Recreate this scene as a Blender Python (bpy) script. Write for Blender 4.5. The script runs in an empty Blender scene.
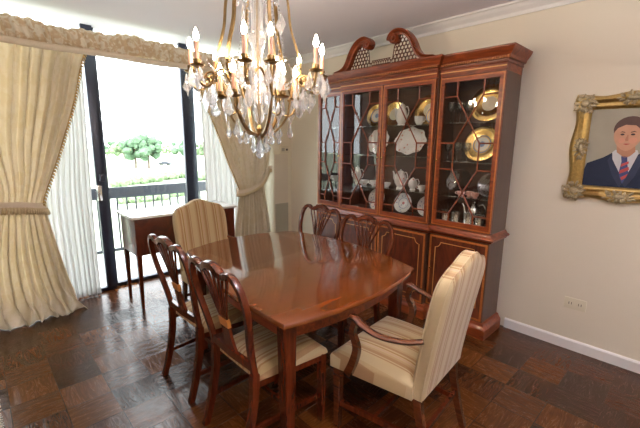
import bpy, bmesh, math, random
from mathutils import Vector, Matrix, Euler
random.seed(7)
PI = math.pi
S = bpy.context.scene
C = S.collection

# ------------------------------------------------------------------ camera, world, lights, exposure
cam = bpy.data.cameras.new('camera'); co = bpy.data.objects.new('camera', cam); C.objects.link(co)
cam.sensor_fit = 'HORIZONTAL'; cam.sensor_width = 36.0; cam.lens = 36.0 * 367 / 640
cam.clip_start = 0.02; cam.clip_end = 600
Rm = Matrix(((0.72557592, -0.1225093, 0.67714922), (-0.68807321, -0.14308714, 0.71139393), (0.00973897, -0.98209854, -0.18811595)))
cx = Rm @ Vector((1, 0, 0)); cy = Rm @ Vector((0, -1, 0)); cz = Rm @ Vector((0, 0, -1))
M4 = Matrix((cx, cy, cz)).transposed().to_4x4(); M4.translation = Vector((0, 0, 1.5))
co.matrix_world = M4
S.camera = co
S.view_settings.view_transform = 'Standard'
S.view_settings.look = 'None'
S.view_settings.gamma = 1.0
S.view_settings.exposure = 0.64
S.view_settings.use_curve_mapping = False

w = bpy.data.worlds.new('sky'); S.world = w; w.use_nodes = True
bg = w.node_tree.nodes['Background']
bg.inputs[0].default_value = (0.93, 0.97, 1.0, 1); bg.inputs[1].default_value = 5.6

def light(kind, name, loc, energy, color=(1, 1, 1), rot=(0, 0, 0), **kw):
    l = bpy.data.lights.new(name, kind); l.energy = energy; l.color = color
    for k, v in kw.items():
        setattr(l, k, v)
    o = bpy.data.objects.new(name, l); C.objects.link(o); o.location = loc; o.rotation_euler = rot
    return o
light('SUN', 'sun', (0, 0, 20), 4.0, (1, 0.96, 0.88), (math.radians(24), math.radians(-32), 0), angle=0.02)
pt = light('AREA', 'window_portal', (1.27, 4.2, 1.27), 1, rot=(-PI / 2, 0, 0), shape='RECTANGLE', size=3.0, size_y=2.5)
pt.data.cycles.is_portal = True
# unseen soft fill light, added high up behind the camera
light('AREA', 'added_fill_light', (0.6, -1.3, 2.48), 4, (1, 0.92, 0.82), (0, 0, 0), shape='DISK', size=0.7)
# unseen upward-facing light, added to brighten the ceiling
light('AREA', 'added_upward_light', (0.9, -0.3, 2.05), 75, (1, 0.95, 0.94), (PI, 0, 0), shape='DISK', size=0.35)

# ------------------------------------------------------------------ materials
def newmat(name):
    m = bpy.data.materials.new(name); m.use_nodes = True
    return m, m.node_tree.nodes, m.node_tree.links
def pbsdf(name, col, rough=0.5, metal=0.0, coat=0.0, bump=0.0, bscale=60, var=0.0, spec=0.5, trans=0.0, sheen=0.0):
    m, n, l = newmat(name); b = n['Principled BSDF']
    b.inputs['Base Color'].default_value = (*col, 1); b.inputs['Roughness'].default_value = rough
    b.inputs['Metallic'].default_value = metal; b.inputs['Coat Weight'].default_value = coat
    b.inputs['Coat Roughness'].default_value = 0.08
    b.inputs['Specular IOR Level'].default_value = spec
    b.inputs['Sheen Weight'].default_value = sheen
    if bump or var:
        tc = n.new('ShaderNodeTexCoord'); no = n.new('ShaderNodeTexNoise'); no.inputs['Scale'].default_value = bscale; no.inputs['Detail'].default_value = 4
        l.new(tc.outputs['Object'], no.inputs['Vector'])
        if bump:
            bp = n.new('ShaderNodeBump'); bp.inputs['Strength'].default_value = bump; bp.inputs['Distance'].default_value = 0.004
            l.new(no.outputs['Fac'], bp.inputs['Height']); l.new(bp.outputs[0], b.inputs['Normal'])
        if var:
            mx = n.new('ShaderNodeMix'); mx.data_type = 'RGBA'
            mx.inputs[6].default_value = (*[c * (1 - var) for c in col], 1); mx.inputs[7].default_value = (*[min(1, c * (1 + var)) for c in col], 1)
            l.new(no.outputs['Fac'], mx.inputs[0]); l.new(mx.outputs[2], b.inputs['Base Color'])
    return m
def wood(name, c1, c2, rough=0.25, coat=0.5, stretch=(1, 1, 14), scale=6, dist=1.5):
    """streaked timber; grain runs along the axis with the SMALL stretch value"""
    m, n, l = newmat(name); b = n['Principled BSDF']
    tc = n.new('ShaderNodeTexCoord'); mp = n.new('ShaderNodeMapping'); mp.inputs['Scale'].default_value = stretch
    no = n.new('ShaderNodeTexNoise'); no.inputs['Scale'].default_value = scale; no.inputs['Detail'].default_value = 6; no.inputs['Distortion'].default_value = dist
    cr = n.new('ShaderNodeValToRGB'); cr.color_ramp.elements[0].color = (*c1, 1); cr.color_ramp.elements[1].color = (*c2, 1)
    cr.color_ramp.elements[0].position = 0.34; cr.color_ramp.elements[1].position = 0.68
    l.new(tc.outputs['Object'], mp.inputs[0]); l.new(mp.outputs[0], no.inputs['Vector']); l.new(no.outputs['Fac'], cr.inputs[0]); l.new(cr.outputs[0], b.inputs['Base Color'])
    b.inputs['Roughness'].default_value = rough; b.inputs['Coat Weight'].default_value = coat; b.inputs['Coat Roughness'].default_value = 0.06
    return m
def radial(name, stops, rough=0.2, metal=0.0, metal_from=None, axis='xy', blotch=None):
    """colour by distance from the object's own axis: plates with painted rims"""
    m, n, l = newmat(name); b = n['Principled BSDF']
    tc = n.new('ShaderNodeTexCoord'); mp = n.new('ShaderNodeMapping'); mp.inputs['Scale'].default_value = (1, 1, 0)
    ln = n.new('ShaderNodeVectorMath'); ln.operation = 'LENGTH'
    mu = n.new('ShaderNodeMath'); mu.operation = 'MULTIPLY'; mu.inputs[1].default_value = 5.0
    cr = n.new('ShaderNodeValToRGB'); e = cr.color_ramp.elements
    cr.color_ramp.interpolation = 'CONSTANT'
    e[0].position = 0; e[0].color = (*stops[0][1], 1); e[1].position = stops[1][0] * 5; e[1].color = (*stops[1][1], 1)
    for p, c in stops[2:]:
        q = e.new(p * 5); q.color = (*c, 1)
    l.new(tc.outputs['Object'], mp.inputs[0]); l.new(mp.outputs[0], ln.inputs[0]); l.new(ln.outputs['Value'], mu.inputs[0]); l.new(mu.outputs[0], cr.inputs[0])
    out = cr.outputs[0]
    if blotch:
        no = n.new('ShaderNodeTexVoronoi'); no.inputs['Scale'].default_value = blotch[0]
        c2 = n.new('ShaderNodeValToRGB'); c2.color_ramp.elements[0].position = 0.18; c2.color_ramp.elements[1].position = 0.26
        c2.color_ramp.elements[0].color = (1, 1, 1, 1); c2.color_ramp.elements[1].color = (0, 0, 0, 1)
        mx = n.new('ShaderNodeMix'); mx.data_type = 'RGBA'; mx.inputs[7].default_value = (*blotch[1], 1)
        l.new(tc.outputs['Object'], no.inputs['Vector']); l.new(no.outputs['Distance'], c2.inputs[0]); l.new(c2.outputs[0], mx.inputs[0]); l.new(out, mx.inputs[6]); out = mx.outputs[2]
    l.new(out, b.inputs['Base Color']); b.inputs['Roughness'].default_value = rough
    if metal_from is not None:
        g = n.new('ShaderNodeMath'); g.operation = 'GREATER_THAN'; g.inputs[1].default_value = metal_from
        l.new(ln.outputs['Value'], g.inputs[0]); l.new(g.outputs[0], b.inputs['Metallic'])
    return m
def thin_glass(name, tint=(1, 1, 1), ior=1.5, rough=0.0, extra=0.0):
    m, n, l = newmat(name); n.remove(n['Principled BSDF']); out = n['Material Output']
    t = n.new('ShaderNodeBsdfTransparent'); t.inputs[0].default_value = (*tint, 1)
    g = n.new('ShaderNodeBsdfGlossy'); g.inputs['Roughness'].default_value = rough
    fr = n.new('ShaderNodeFresnel'); fr.inputs[0].default_value = ior
    ad = n.new('ShaderNodeMath'); ad.operation = 'ADD'; ad.inputs[1].default_value = extra; ad.use_clamp = True
    mx = n.new('ShaderNodeMixShader')
    ge = n.new('ShaderNodeNewGeometry'); inv = n.new('ShaderNodeMath'); inv.operation = 'SUBTRACT'; inv.inputs[0].default_value = 1.0
    ml = n.new('ShaderNodeMath'); ml.operation = 'MULTIPLY'      # the sheet reflects once, at the face where light enters
    l.new(ge.outputs['Backfacing'], inv.inputs[1]); l.new(fr.outputs[0], ad.inputs[0]); l.new(ad.outputs[0], ml.inputs[0]); l.new(inv.outputs[0], ml.inputs[1]); l.new(ml.outputs[0], mx.inputs[0]); l.new(t.outputs[0], mx.inputs[1]); l.new(g.outputs[0], mx.inputs[2]); l.new(mx.outputs[0], out.inputs[0])
    return m
def fabric(name, col, transl=0.3, transp=0.0, col2=None, scale=8, bump=0.15):
    m, n, l = newmat(name); n.remove(n['Principled BSDF']); out = n['Material Output']
    d = n.new('ShaderNodeBsdfDiffuse'); t = n.new('ShaderNodeBsdfTranslucent'); mx = n.new('ShaderNodeMixShader'); mx.inputs[0].default_value = transl
    d.inputs[0].default_value = (*col, 1); t.inputs[0].default_value = (*col, 1)
    tc = n.new('ShaderNodeTexCoord'); no = n.new('ShaderNodeTexNoise'); no.inputs['Scale'].default_value = scale; no.inputs['Detail'].default_value = 5; no.inputs['Distortion'].default_value = 1.0
    l.new(tc.outputs['Object'], no.inputs['Vector'])
    bp = n.new('ShaderNodeBump'); bp.inputs['Strength'].default_value = bump; bp.inputs['Distance'].default_value = 0.01
    l.new(no.outputs['Fac'], bp.inputs['Height']); l.new(bp.outputs[0], d.inputs['Normal'])
    if col2:
        cr = n.new('ShaderNodeValToRGB'); cr.color_ramp.elements[0].color = (*col, 1); cr.color_ramp.elements[1].color = (*col2, 1)
        cr.color_ramp.elements[0].position = .45; cr.color_ramp.elements[1].position = .56
        l.new(no.outputs['Fac'], cr.inputs[0]); l.new(cr.outputs[0], d.inputs[0]); l.new(cr.outputs[0], t.inputs[0])
    l.new(d.outputs[0], mx.inputs[1]); l.new(t.outputs[0], mx.inputs[2])
    last = mx
    if transp:
        tr = n.new('ShaderNodeBsdfTransparent'); m2 = n.new('ShaderNodeMixShader'); m2.inputs[0].default_value = transp
        l.new(mx.outputs[0], m2.inputs[1]); l.new(tr.outputs[0], m2.inputs[2]); last = m2
    l.new(last.outputs[0], out.inputs[0])
    return m
def stripes(name, period, bands, rough=0.75):
    """woven stripe running front-to-back / up the back: colour by the chair's sideways coordinate"""
    m, n, l = newmat(name); b = n['Principled BSDF']
    tc = n.new('ShaderNodeTexCoord'); sx = n.new('ShaderNodeSeparateXYZ'); dv = n.new('ShaderNodeMath'); dv.operation = 'MULTIPLY_ADD'; dv.inputs[1].default_value = 1 / period; dv.inputs[2].default_value = 20.5
    fr = n.new('ShaderNodeMath'); fr.operation = 'FRACT'
    cr = n.new('ShaderNodeValToRGB'); cr.color_ramp.interpolation = 'CONSTANT'; e = cr.color_ramp.elements
    e[0].position = 0; e[0].color = (*bands[0][1], 1); e[1].position = bands[1][0]; e[1].color = (*bands[1][1], 1)
    for p, c in bands[2:]:
        q = e.new(p); q.color = (*c, 1)
    l.new(tc.outputs['Object'], sx.inputs[0]); l.new(sx.outputs['X'], dv.inputs[0]); l.new(dv.outputs[0], fr.inputs[0]); l.new(fr.outputs[0], cr.inputs[0]); l.new(cr.outputs[0], b.inputs['Base Color'])
    b.inputs['Roughness'].default_value = rough; b.inputs['Sheen Weight'].default_value = 0.2
    no = n.new('ShaderNodeTexNoise'); no.inputs['Scale'].default_value = 350; bp = n.new('ShaderNodeBump'); bp.inputs['Strength'].default_value = 0.25; bp.inputs['Distance'].default_value = 0.002
    l.new(tc.outputs['Object'], no.inputs['Vector']); l.new(no.outputs['Fac'], bp.inputs['Height']); l.new(bp.outputs[0], b.inputs['Normal'])
    return m
def emit(name, col, s):
    m, n, l = newmat(name); b = n['Principled BSDF']; b.inputs['Base Color'].default_value = (1, .95, .85, 1)
    b.inputs['Emission Color'].default_value = (*col, 1); b.inputs['Emission Strength'].default_value = s
    return m

def parquet():
    m, n, l = newmat('parquet_floor'); b = n['Principled BSDF']
    tc = n.new('ShaderNodeTexCoord'); sc = n.new('ShaderNodeVectorMath'); sc.operation = 'SCALE'; sc.inputs['Scale'].default_value = 1 / 0.232
    fl = n.new('ShaderNodeVectorMath'); fl.operation = 'FLOOR'; fr = n.new('ShaderNodeVectorMath'); fr.operation = 'FRACTION'
    wn = n.new('ShaderNodeTexWhiteNoise'); l.new(tc.outputs['Object'], sc.inputs[0]); l.new(sc.outputs[0], fl.inputs[0]); l.new(sc.outputs[0], fr.inputs[0]); l.new(fl.outputs[0], wn.inputs['Vector'])
    # grain direction alternates block to block
    ck = n.new('ShaderNodeTexChecker'); ck.inputs['Scale'].default_value = 1 / 0.232
    ck.inputs['Color1'].default_value = (1, 1, 1, 1); ck.inputs['Color2'].default_value = (0, 0, 0, 1); l.new(tc.outputs['Object'], ck.inputs['Vector'])
    m1 = n.new('ShaderNodeMapping'); m1.inputs['Scale'].default_value = (2.2, 16, 1); m2 = n.new('ShaderNodeMapping'); m2.inputs['Scale'].default_value = (16, 2.2, 1)
    of = n.new('ShaderNodeVectorMath'); of.operation = 'MULTIPLY_ADD'; of.inputs[1].default_value = (9, 9, 9)
    l.new(wn.outputs['Color'], of.inputs[0]); l.new(tc.outputs['Object'], of.inputs[2])
    l.new(of.outputs[0], m1.inputs[0]); l.new(of.outputs[0], m2.inputs[0])
    mv = n.new('ShaderNodeMix'); mv.data_type = 'VECTOR'; l.new(ck.outputs['Fac'], mv.inputs[0]); l.new(m1.outputs[0], mv.inputs[4]); l.new(m2.outputs[0], mv.inputs[5])
    no = n.new('ShaderNodeTexNoise'); no.inputs['Scale'].default_value = 1.6; no.inputs['Detail'].default_value = 3; no.inputs['Distortion'].default_value = 1.6
    l.new(mv.outputs[1], no.inputs['Vector'])
    # ring bands from the noise
    mu = n.new('ShaderNodeMath'); mu.operation = 'MULTIPLY'; mu.inputs[1].default_value = 9; fr2 = n.new('ShaderNodeMath'); fr2.operation = 'PINGPONG'; fr2.inputs[1].default_value = 1
    l.new(no.outputs['Fac'], mu.inputs[0]); l.new(mu.outputs[0], fr2.inputs[0])
    cr = n.new('ShaderNodeValToRGB'); e = cr.color_ramp.elements
    e[0].color = (0.030, 0.0085, 0.002, 1); e[1].color = (0.125, 0.040, 0.008, 1); q = e.new(0.5); q.color = (0.062, 0.018, 0.004, 1)
    l.new(wn.outputs['Value'], cr.inputs[0])
    mx = n.new('ShaderNodeMix'); mx.data_type = 'RGBA'; mx.blend_type = 'MULTIPLY'
    g = n.new('ShaderNodeMapRange'); g.inputs[3].default_value = 0.68; g.inputs[4].default_value = 1.15; l.new(fr2.outputs[0], g.inputs[0])
    mx.inputs[0].default_value = 1; l.new(cr.outputs[0], mx.inputs[6]); l.new(g.outputs[0], mx.inputs[7])
    # seams
    sp = n.new('ShaderNodeSeparateXYZ'); l.new(fr.outputs[0], sp.inputs[0])
    mins = []
    for ax in ('X', 'Y'):
        s_ = n.new('ShaderNodeMath'); s_.operation = 'SUBTRACT'; s_.inputs[1].default_value = 0.5; a_ = n.new('ShaderNodeMath'); a_.operation = 'ABSOLUTE'
        l.new(sp.outputs[ax], s_.inputs[0]); l.new(s_.outputs[0], a_.inputs[0]); mins.append(a_)
    mm = n.new('ShaderNodeMath'); mm.operation = 'MAXIMUM'; l.new(mins[0].outputs[0], mm.inputs[0]); l.new(mins[1].outputs[0], mm.inputs[1])
    gt = n.new('ShaderNodeMath'); gt.operation = 'GREATER_THAN'; gt.inputs[1].default_value = 0.492; l.new(mm.outputs[0], gt.inputs[0])
    m3 = n.new('ShaderNodeMix'); m3.data_type = 'RGBA'; m3.inputs[7].default_value = (0.03, 0.01, 0.004, 1); l.new(gt.outputs[0], m3.inputs[0]); l.new(mx.outputs[2], m3.inputs[6])
    l.new(m3.outputs[2], b.inputs['Base Color'])
    rr = n.new('ShaderNodeMapRange'); rr.inputs[3].default_value = 0.13; rr.inputs[4].default_value = 0.28; l.new(fr2.outputs[0], rr.inputs[0]); l.new(rr.outputs[0], b.inputs['Roughness'])
    bp = n.new('ShaderNodeBump'); bp.inputs['Strength'].default_value = 0.25; bp.inputs['Distance'].default_value = 0.002; l.new(fr2.outputs[0], bp.inputs['Height'])
    bw = n.new('ShaderNodeBump'); bw.inputs['Strength'].default_value = 0.5; bw.inputs['Distance'].default_value = 0.004; l.new(wn.outputs['Value'], bw.inputs['Height']); l.new(bp.outputs[0], bw.inputs['Normal'])
    l.new(bw.outputs[0], b.inputs['Normal'])
    b.inputs['Coat Weight'].default_value = 0.08; b.inputs['Coat Roughness'].default_value = 0.10; b.inputs['Specular IOR Level'].default_value = 0.30
    return m

cream, tan, gold_, rose = (0.52, 0.40, 0.22), (0.36, 0.21, 0.09), (0.34, 0.19, 0.06), (0.50, 0.34, 0.22)
MT = dict(
    wall=pbsdf('cream_wall_paint', (0.74, 0.67, 0.54), 0.6, bump=0.03, bscale=150),
    wall2=pbsdf('light_wall_paint', (0.80, 0.74, 0.58), 0.6, bump=0.03, bscale=150),
    ceil=pbsdf('white_ceiling_paint', (0.82, 0.79, 0.87), 0.8),
    trim=pbsdf('white_trim_paint', (0.80, 0.78, 0.76), 0.4),
    floor=parquet(),
    frame=pbsdf('dark_bronze_frame', (0.030, 0.036, 0.058), 0.35, metal=0.3),
    pane=thin_glass('window_glass', (0.97, 0.99, 0.99)),
    cpane=thin_glass('cabinet_glass', (0.97, 0.97, 0.96), extra=0.015),
    chrome=pbsdf('chrome_metal', (0.7, 0.7, 0.72), 0.2, metal=1),
    table=wood('polished_table_mahogany', (0.120, 0.029, 0.005), (0.180, 0.046, 0.009), 0.11, 0.35, (0.7, 7, 7), 2.0, 0.2),
    mahog=wood('mahogany', (0.060, 0.011, 0.003), (0.13, 0.024, 0.007), 0.26, 0.3, (8, 8, 1.2), 4),
    mahogh=wood('cabinet_mahogany', (0.12, 0.020, 0.005), (0.28, 0.056, 0.012), 0.32, 0.12, (8, 1.2, 8), 4),
    crotch=wood('flame_mahogany', (0.055, 0.010, 0.004), (0.14, 0.026, 0.008), 0.32, 0.15, (2, 3, 1.0), 3, 3.0),
    band=wood('satinwood_banding', (0.34, 0.10, 0.022), (0.46, 0.155, 0.038), 0.3, 0.4, (6, 6, 6), 8),
    side=wood('side_panel_mahogany', (0.060, 0.026, 0.015), (0.085, 0.038, 0.022), 0.38, 0.3, (8, 8, 1), 4),
    inlay=pbsdf('satinwood_inlay', (0.62, 0.30, 0.09), 0.35, coat=0.4),
    block=pbsdf('satinwood_block', (0.60, 0.24, 0.05), 0.3, coat=0.5),
    armw=wood('chair_arm_mahogany', (0.065, 0.016, 0.006), (0.15, 0.040, 0.012), 0.22, 0.6, (8, 1.2, 8), 4),
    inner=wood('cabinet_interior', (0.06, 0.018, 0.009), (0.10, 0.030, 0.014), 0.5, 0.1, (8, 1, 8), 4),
    stripeA=stripes('striped_upholstery', 0.155, [(0, cream), (.18, tan), (.22, cream), (.26, tan), (.38, (.44, .31, .15)), (.46, (.50, .38, .21)), (.50, rose), (.56, cream), (.60, gold_), (.66, cream), (.72, tan), (.82, (.47, .34, .17)), (.90, cream)]),
    stripeB=stripes('striped_seat_fabric', 0.14, [(0, (.49, .37, .20)), (.22, gold_), (.28, cream), (.36, tan), (.46, cream), (.58, gold_), (.66, (.46, .32, .14)), (.84, tan)]),
    drape=fabric('cream_damask_drape', (0.89, 0.81, 0.67), 0.26, 0, (0.85, 0.76, 0.59), 11, 0.3),
    sheer=fabric('white_sheer', (0.84, 0.84, 0.83), 0.30, 0.10, None, 20, 0.1),
    valance=fabric('valance_brocade', (0.74, 0.58, 0.38), 0.15, 0, (0.92, 0.84, 0.70), 22, 0.4),
    fringe=pbsdf('gold_tassel_fringe', (0.50, 0.33, 0.12), 0.8, bump=0.5, bscale=200, var=.3),
    ruffle=pbsdf('gold_cream_ruffle', (0.66, 0.54, 0.34), 0.8, bump=0.4, bscale=120, var=.15),
    band2=pbsdf('cream_tieback', (0.78, 0.68, 0.54), 0.7, bump=0.3, bscale=90),
    brass=pbsdf('antique_brass', (0.33, 0.22, 0.10), 0.33, metal=1.0, var=.3, bscale=30),
    brassd=pbsdf('dark_brass', (0.26, 0.17, 0.07), 0.35, metal=1.0),
    bknob=pbsdf('bright_brass', (0.85, 0.60, 0.22), 0.2, metal=1.0),
    candle=pbsdf('candle_sleeve', (0.72, 0.40, 0.28), 0.5),
    bulb=emit('lit_candle_bulb', (1.0, 0.82, 0.60), 135.0),
    crystal=None,
    silver=pbsdf('silver', (0.72, 0.70, 0.66), 0.22, metal=1.0),
    china=pbsdf('white_china', (0.80, 0.79, 0.77), 0.2, coat=0.5),
    floral=radial('floral_china', [(0, (.80, .78, .76)), (.004, (.82, .80, .78))], 0.2, blotch=(28, (.55, .18, .16))),
    pinkchina=pbsdf('pink_china', (0.75, 0.42, 0.34), 0.3, coat=.4),
    goldplate=radial('gold_rimmed_plate', [(0, (.25, .38, .60)), (.022, (.78, .80, .78)), (.055, (.9, .62, .22)), (.062, (.20, .30, .50)), (.070, (.95, .68, .26))], 0.22, metal_from=0.070),
    goldplate2=radial('gold_and_cream_plate', [(0, (.85, .80, .66)), (.058, (.9, .62, .22))], 0.22, metal_from=0.058),
    platter=radial('floral_platter', [(0, (.84, .82, .80)), (.11, (.80, .76, .72)), (.128, (.84, .82, .80))], 0.2, blotch=(22, (.66, .34, .30))),
    blueplate=radial('blue_and_rose_plate', [(0, (.60, .20, .20)), (.014, (.82, .80, .78)), (.048, (.30, .34, .48)), (.053, (.80, .78, .76))], 0.2, blotch=(34, (.28, .30, .45))),
    marble=pbsdf('pale_marble', (0.80, 0.79, 0.76), 0.15, var=0.12, bscale=7, coat=.3),
    gilt=pbsdf('gilded_plaster', (0.50, 0.35, 0.13), 0.30, metal=0.9, bump=0.6, bscale=60, var=.35),
    giltd=pbsdf('worn_gilt_ornament', (0.42, 0.35, 0.22), 0.42, metal=0.6, bump=0.8, bscale=110, var=.5),
    plastic=pbsdf('ivory_plastic', (0.72, 0.66, 0.50), 0.4),
    dark=pbsdf('dark_slot', (0.03, 0.025, 0.02), 0.6),
    grille=pbsdf('painted_grille', (0.44, 0.42, 0.33), 0.5),
    rug=pbsdf('rug_pile', (0.45, 0.20, 0.14), 0.95, bump=.6, bscale=300, var=.3),
    rugf=pbsdf('rug_fringe', (0.70, 0.66, 0.58), 0.9),
    concrete=pbsdf('pale_concrete', (0.70, 0.69, 0.66), 0.8, var=.06, bscale=5),
    rail=pbsdf('dark_rail_paint', (0.022, 0.027, 0.038), 0.5),
    grass=pbsdf('lawn', (0.30, 0.33, 0.24), 0.95, var=.35, bscale=0.06),
    leaf=pbsdf('tree_leaves', (0.085, 0.15, 0.085), 0.8, var=.6, bscale=0.9),
    leaf2=pbsdf('shrub_leaves', (0.15, 0.22, 0.11), 0.8, var=.6, bscale=1.2),
    bark=pbsdf('tree_bark', (0.14, 0.10, 0.08), 0.9),
    car=pbsdf('dark_car_paint', (0.04, 0.045, 0.06), 0.3),
    tyre=pbsdf('tyre_rubber', (0.02, 0.02, 0.02), 0.8),
)
def crystal_mat():
    m, n, l = newmat('cut_crystal'); n.remove(n['Principled BSDF']); out = n['Material Output']
    g = n.new('ShaderNodeBsdfGlass'); g.inputs['IOR'].default_value = 1.5; g.inputs['Roughness'].default_value = 0.0; g.inputs[0].default_value = (.97, .98, 1, 1)
    t = n.new('ShaderNodeBsdfTransparent'); t.inputs[0].default_value = (.95, .97, 1, 1); mx = n.new('ShaderNodeMixShader'); mx.inputs[0].default_value = .3
    d = n.new('ShaderNodeBsdfTranslucent'); d.inputs[0].default_value = (.95, .95, 1, 1); m3 = n.new('ShaderNodeMixShader'); m3.inputs[0].default_value = .24  # white translucent share stands in for the crystals' sparkle
    l.new(g.outputs[0], mx.inputs[1]); l.new(t.outputs[0], mx.inputs[2]); l.new(mx.outputs[0], m3.inputs[1]); l.new(d.outputs[0], m3.inputs[2]); l.new(m3.outputs[0], out.inputs[0])
    return m
MT['crystal'] = crystal_mat()
MT['glassware'] = thin_glass('glassware', (0.84, 0.86, 0.86), 1.5, 0.03, 0.18)

# ------------------------------------------------------------------ mesh helpers
class MB:
    def __init__(s): s.v = []; s.f = []
    def add(s, vs, fs):
        o = len(s.v); s.v += [tuple(v) for v in vs]; s.f += [tuple(i + o for i in f) for f in fs]; return s
    def box(s, x0, x1, y0, y1, z0, z1):
        vs = [(x, y, z) for x in (x0, x1) for y in (y0, y1) for z in (z0, z1)]
        return s.add(vs, [(0, 1, 3, 2), (4, 6, 7, 5), (0, 4, 5, 1), (2, 3, 7, 6), (0, 2, 6, 4), (1, 5, 7, 3)])
    def hexa(s, bot, top):
        return s.add(list(bot) + list(top), [(3, 2, 1, 0), (4, 5, 6, 7), (0, 1, 5, 4), (1, 2, 6, 5), (2, 3, 7, 6), (3, 0, 4, 7)])
    def prism(s, poly, a, b, axis):
        """poly in the plane normal to axis ('x': (y,z), 'y': (x,z), 'z': (x,y))"""
        def P(p, t): return {'x': (t, p[0], p[1]), 'y': (p[0], t, p[1]), 'z': (p[0], p[1], t)}[axis]
        n = len(poly)
        return s.add([P(p, a) for p in poly] + [P(p, b) for p in poly], [tuple(range(n))[::-1], tuple(range(n, 2 * n))] + [(i, (i + 1) % n, n + (i + 1) % n, n + i) for i in range(n)])
    def sweep(s, path, prof, closed=False, up=Vector((0, 0, 1)), scale=None, cap=True):
        """prof: list of (a,b) offsets: a along side axis, b along 'up'-ish axis"""
        path = [Vector(p) for p in path]; n = len(path); k = len(prof); rings = []
        for i, p in enumerate(path):
            if closed: t = path[(i + 1) % n] - path[i - 1]
            else: t = path[min(i + 1, n - 1)] - path[max(i - 1, 0)]
            t.normalize(); side = t.cross(up)
            if side.length < 1e-4: side = t.cross(Vector((0, 1, 0)))
            side.normalize(); u2 = side.cross(t).normalized(); sc = scale[i] if scale else 1
            sa, sb = sc if isinstance(sc, tuple) else (sc, sc)
            rings.append([p + side * a * sa + u2 * b * sb for a, b in prof])
        vs = [v for r in rings for v in r]; fs = []
        for i in range(n if closed else n - 1):
            j = (i + 1) % n
            for q in range(k):
                fs.append((i * k + q, i * k + (q + 1) % k, j * k + (q + 1) % k, j * k + q))
        if not closed and cap: fs += [tuple(range(k))[::-1], tuple((n - 1) * k + q for q in range(k))]
        return s.add(vs, fs)
    def tube(s, path, r, n=8, closed=False, up=Vector((0, 0, 1)), taper=None):
        return s.sweep(path, [(r * math.cos(2 * PI * q / n), r * math.sin(2 * PI * q / n)) for q in range(n)], closed, up, taper)
    def lathe(s, prof, n=20, c=(0, 0, 0)):
        vs = []; fs = []; k = len(prof)
        for q in range(n):
            a = 2 * PI * q / n
            vs += [(c[0] + r * math.cos(a), c[1] + r * math.sin(a), c[2] + z) for r, z in prof]
        for q in range(n):
            q2 = (q + 1) % n
            for i in range(k - 1):
                fs.append((q * k + i, q2 * k + i, q2 * k + i + 1, q * k + i + 1))
        if prof[0][0] > 1e-5: fs.append(tuple(q * k for q in range(n))[::-1])
        if prof[-1][0] > 1e-5: fs.append(tuple(q * k + k - 1 for q in range(n)))
        return s.add(vs, fs)
    def grid(s, P, closed_u=False):
        """P[i][j] points"""
        a = len(P); b = len(P[0]); vs = [p for r in P for p in r]; fs = []
        for i in range(a if closed_u else a - 1):
            i2 = (i + 1) % a
            for j in range(b - 1): fs.append((i * b + j, i2 * b + j, i2 * b + j + 1, i * b + j + 1))
        return s.add(vs, fs)
    def build(s, name, mat, parent=None, smooth=35, bevel=0, loc=None, rot=None, subsurf=0, solid=0, segs=2):
        me = bpy.data.meshes.new(name); me.from_pydata(s.v, [], s.f); me.update()
        bm = bmesh.new(); bm.from_mesh(me)
        bmesh.ops.remove_doubles(bm, verts=bm.verts, dist=1e-6)
        if bevel:
            es = [e for e in bm.edges if len(e.link_faces) == 2 and e.calc_face_angle(0) > 0.6]
            bmesh.ops.bevel(bm, geom=es, offset=bevel, segments=segs, affect='EDGES', profile=0.6, clamp_overlap=True)
        bmesh.ops.recalc_face_normals(bm, faces=bm.faces); bm.to_mesh(me); bm.free()
        if smooth:
            for p in me.polygons: p.use_smooth = True
            me.set_sharp_from_angle(angle=math.radians(smooth))
        if mat: me.materials.append(mat)
        o = bpy.data.objects.new(name, me); C.objects.link(o)
        if parent: o.parent = parent
        if loc: o.location = loc
        if rot: o.rotation_euler = rot
        if solid:
            md = o.modifiers.new('thickness', 'SOLIDIFY'); md.thickness = solid; md.offset = 0
        if subsurf:
            md = o.modifiers.new('smooth', 'SUBSURF'); md.levels = subsurf; md.render_levels = subsurf
        return o

def tag(o, label, cat, group=None, kind=None):
    o['label'] = label; o['category'] = cat
    if group: o['group'] = group
    if kind: o['kind'] = kind
    return o
def thing(name, label, cat, loc=(0, 0, 0), rot=(0, 0, 0), group=None):
    o = bpy.data.objects.new(name, None); C.objects.link(o); o.location = loc; o.rotation_euler = rot; o.empty_display_size = .1
    return tag(o, label, cat, group)
def struct(o): o['kind'] = 'structure'; return o
def dup(root, loc, rot=None, label=None, scale=None):
    def cp(o, par):
        c = o.copy(); C.objects.link(c); c.parent = par
        for ch in kids[o.name]: cp(ch, c)
        return c
    kids = {}
    def walk(o):
        kids[o.name] = [x for x in list(C.objects) if x.parent == o]
        for ch in kids[o.name]: walk(ch)
    walk(root)
    r = cp(root, None); r.location = loc
    if rot is not None: r.rotation_euler = rot
    if label: r['label'] = label
    if scale: r.scale = scale
    return r
def cr_path(pts, n=6, closed=False):
    """Catmull-Rom through pts"""
    pts = [Vector(p) for p in pts]; out = []; m = len(pts)
    for i in range(m if closed else m - 1):
        if closed: p0, p1, p2, p3 = pts[i - 1], pts[i], pts[(i + 1) % m], pts[(i + 2) % m]
        else: p0, p1, p2, p3 = pts[max(i - 1, 0)], pts[i], pts[i + 1], pts[min(i + 2, m - 1)]
        for k in range(n):
            t = k / n
            out.append(0.5 * ((2 * p1) + (-p0 + p2) * t + (2 * p0 - 5 * p1 + 4 * p2 - p3) * t * t + (-p0 + 3 * p1 - 3 * p2 + p3) * t ** 3))
    if not closed: out.append(pts[-1])
    return out
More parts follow.
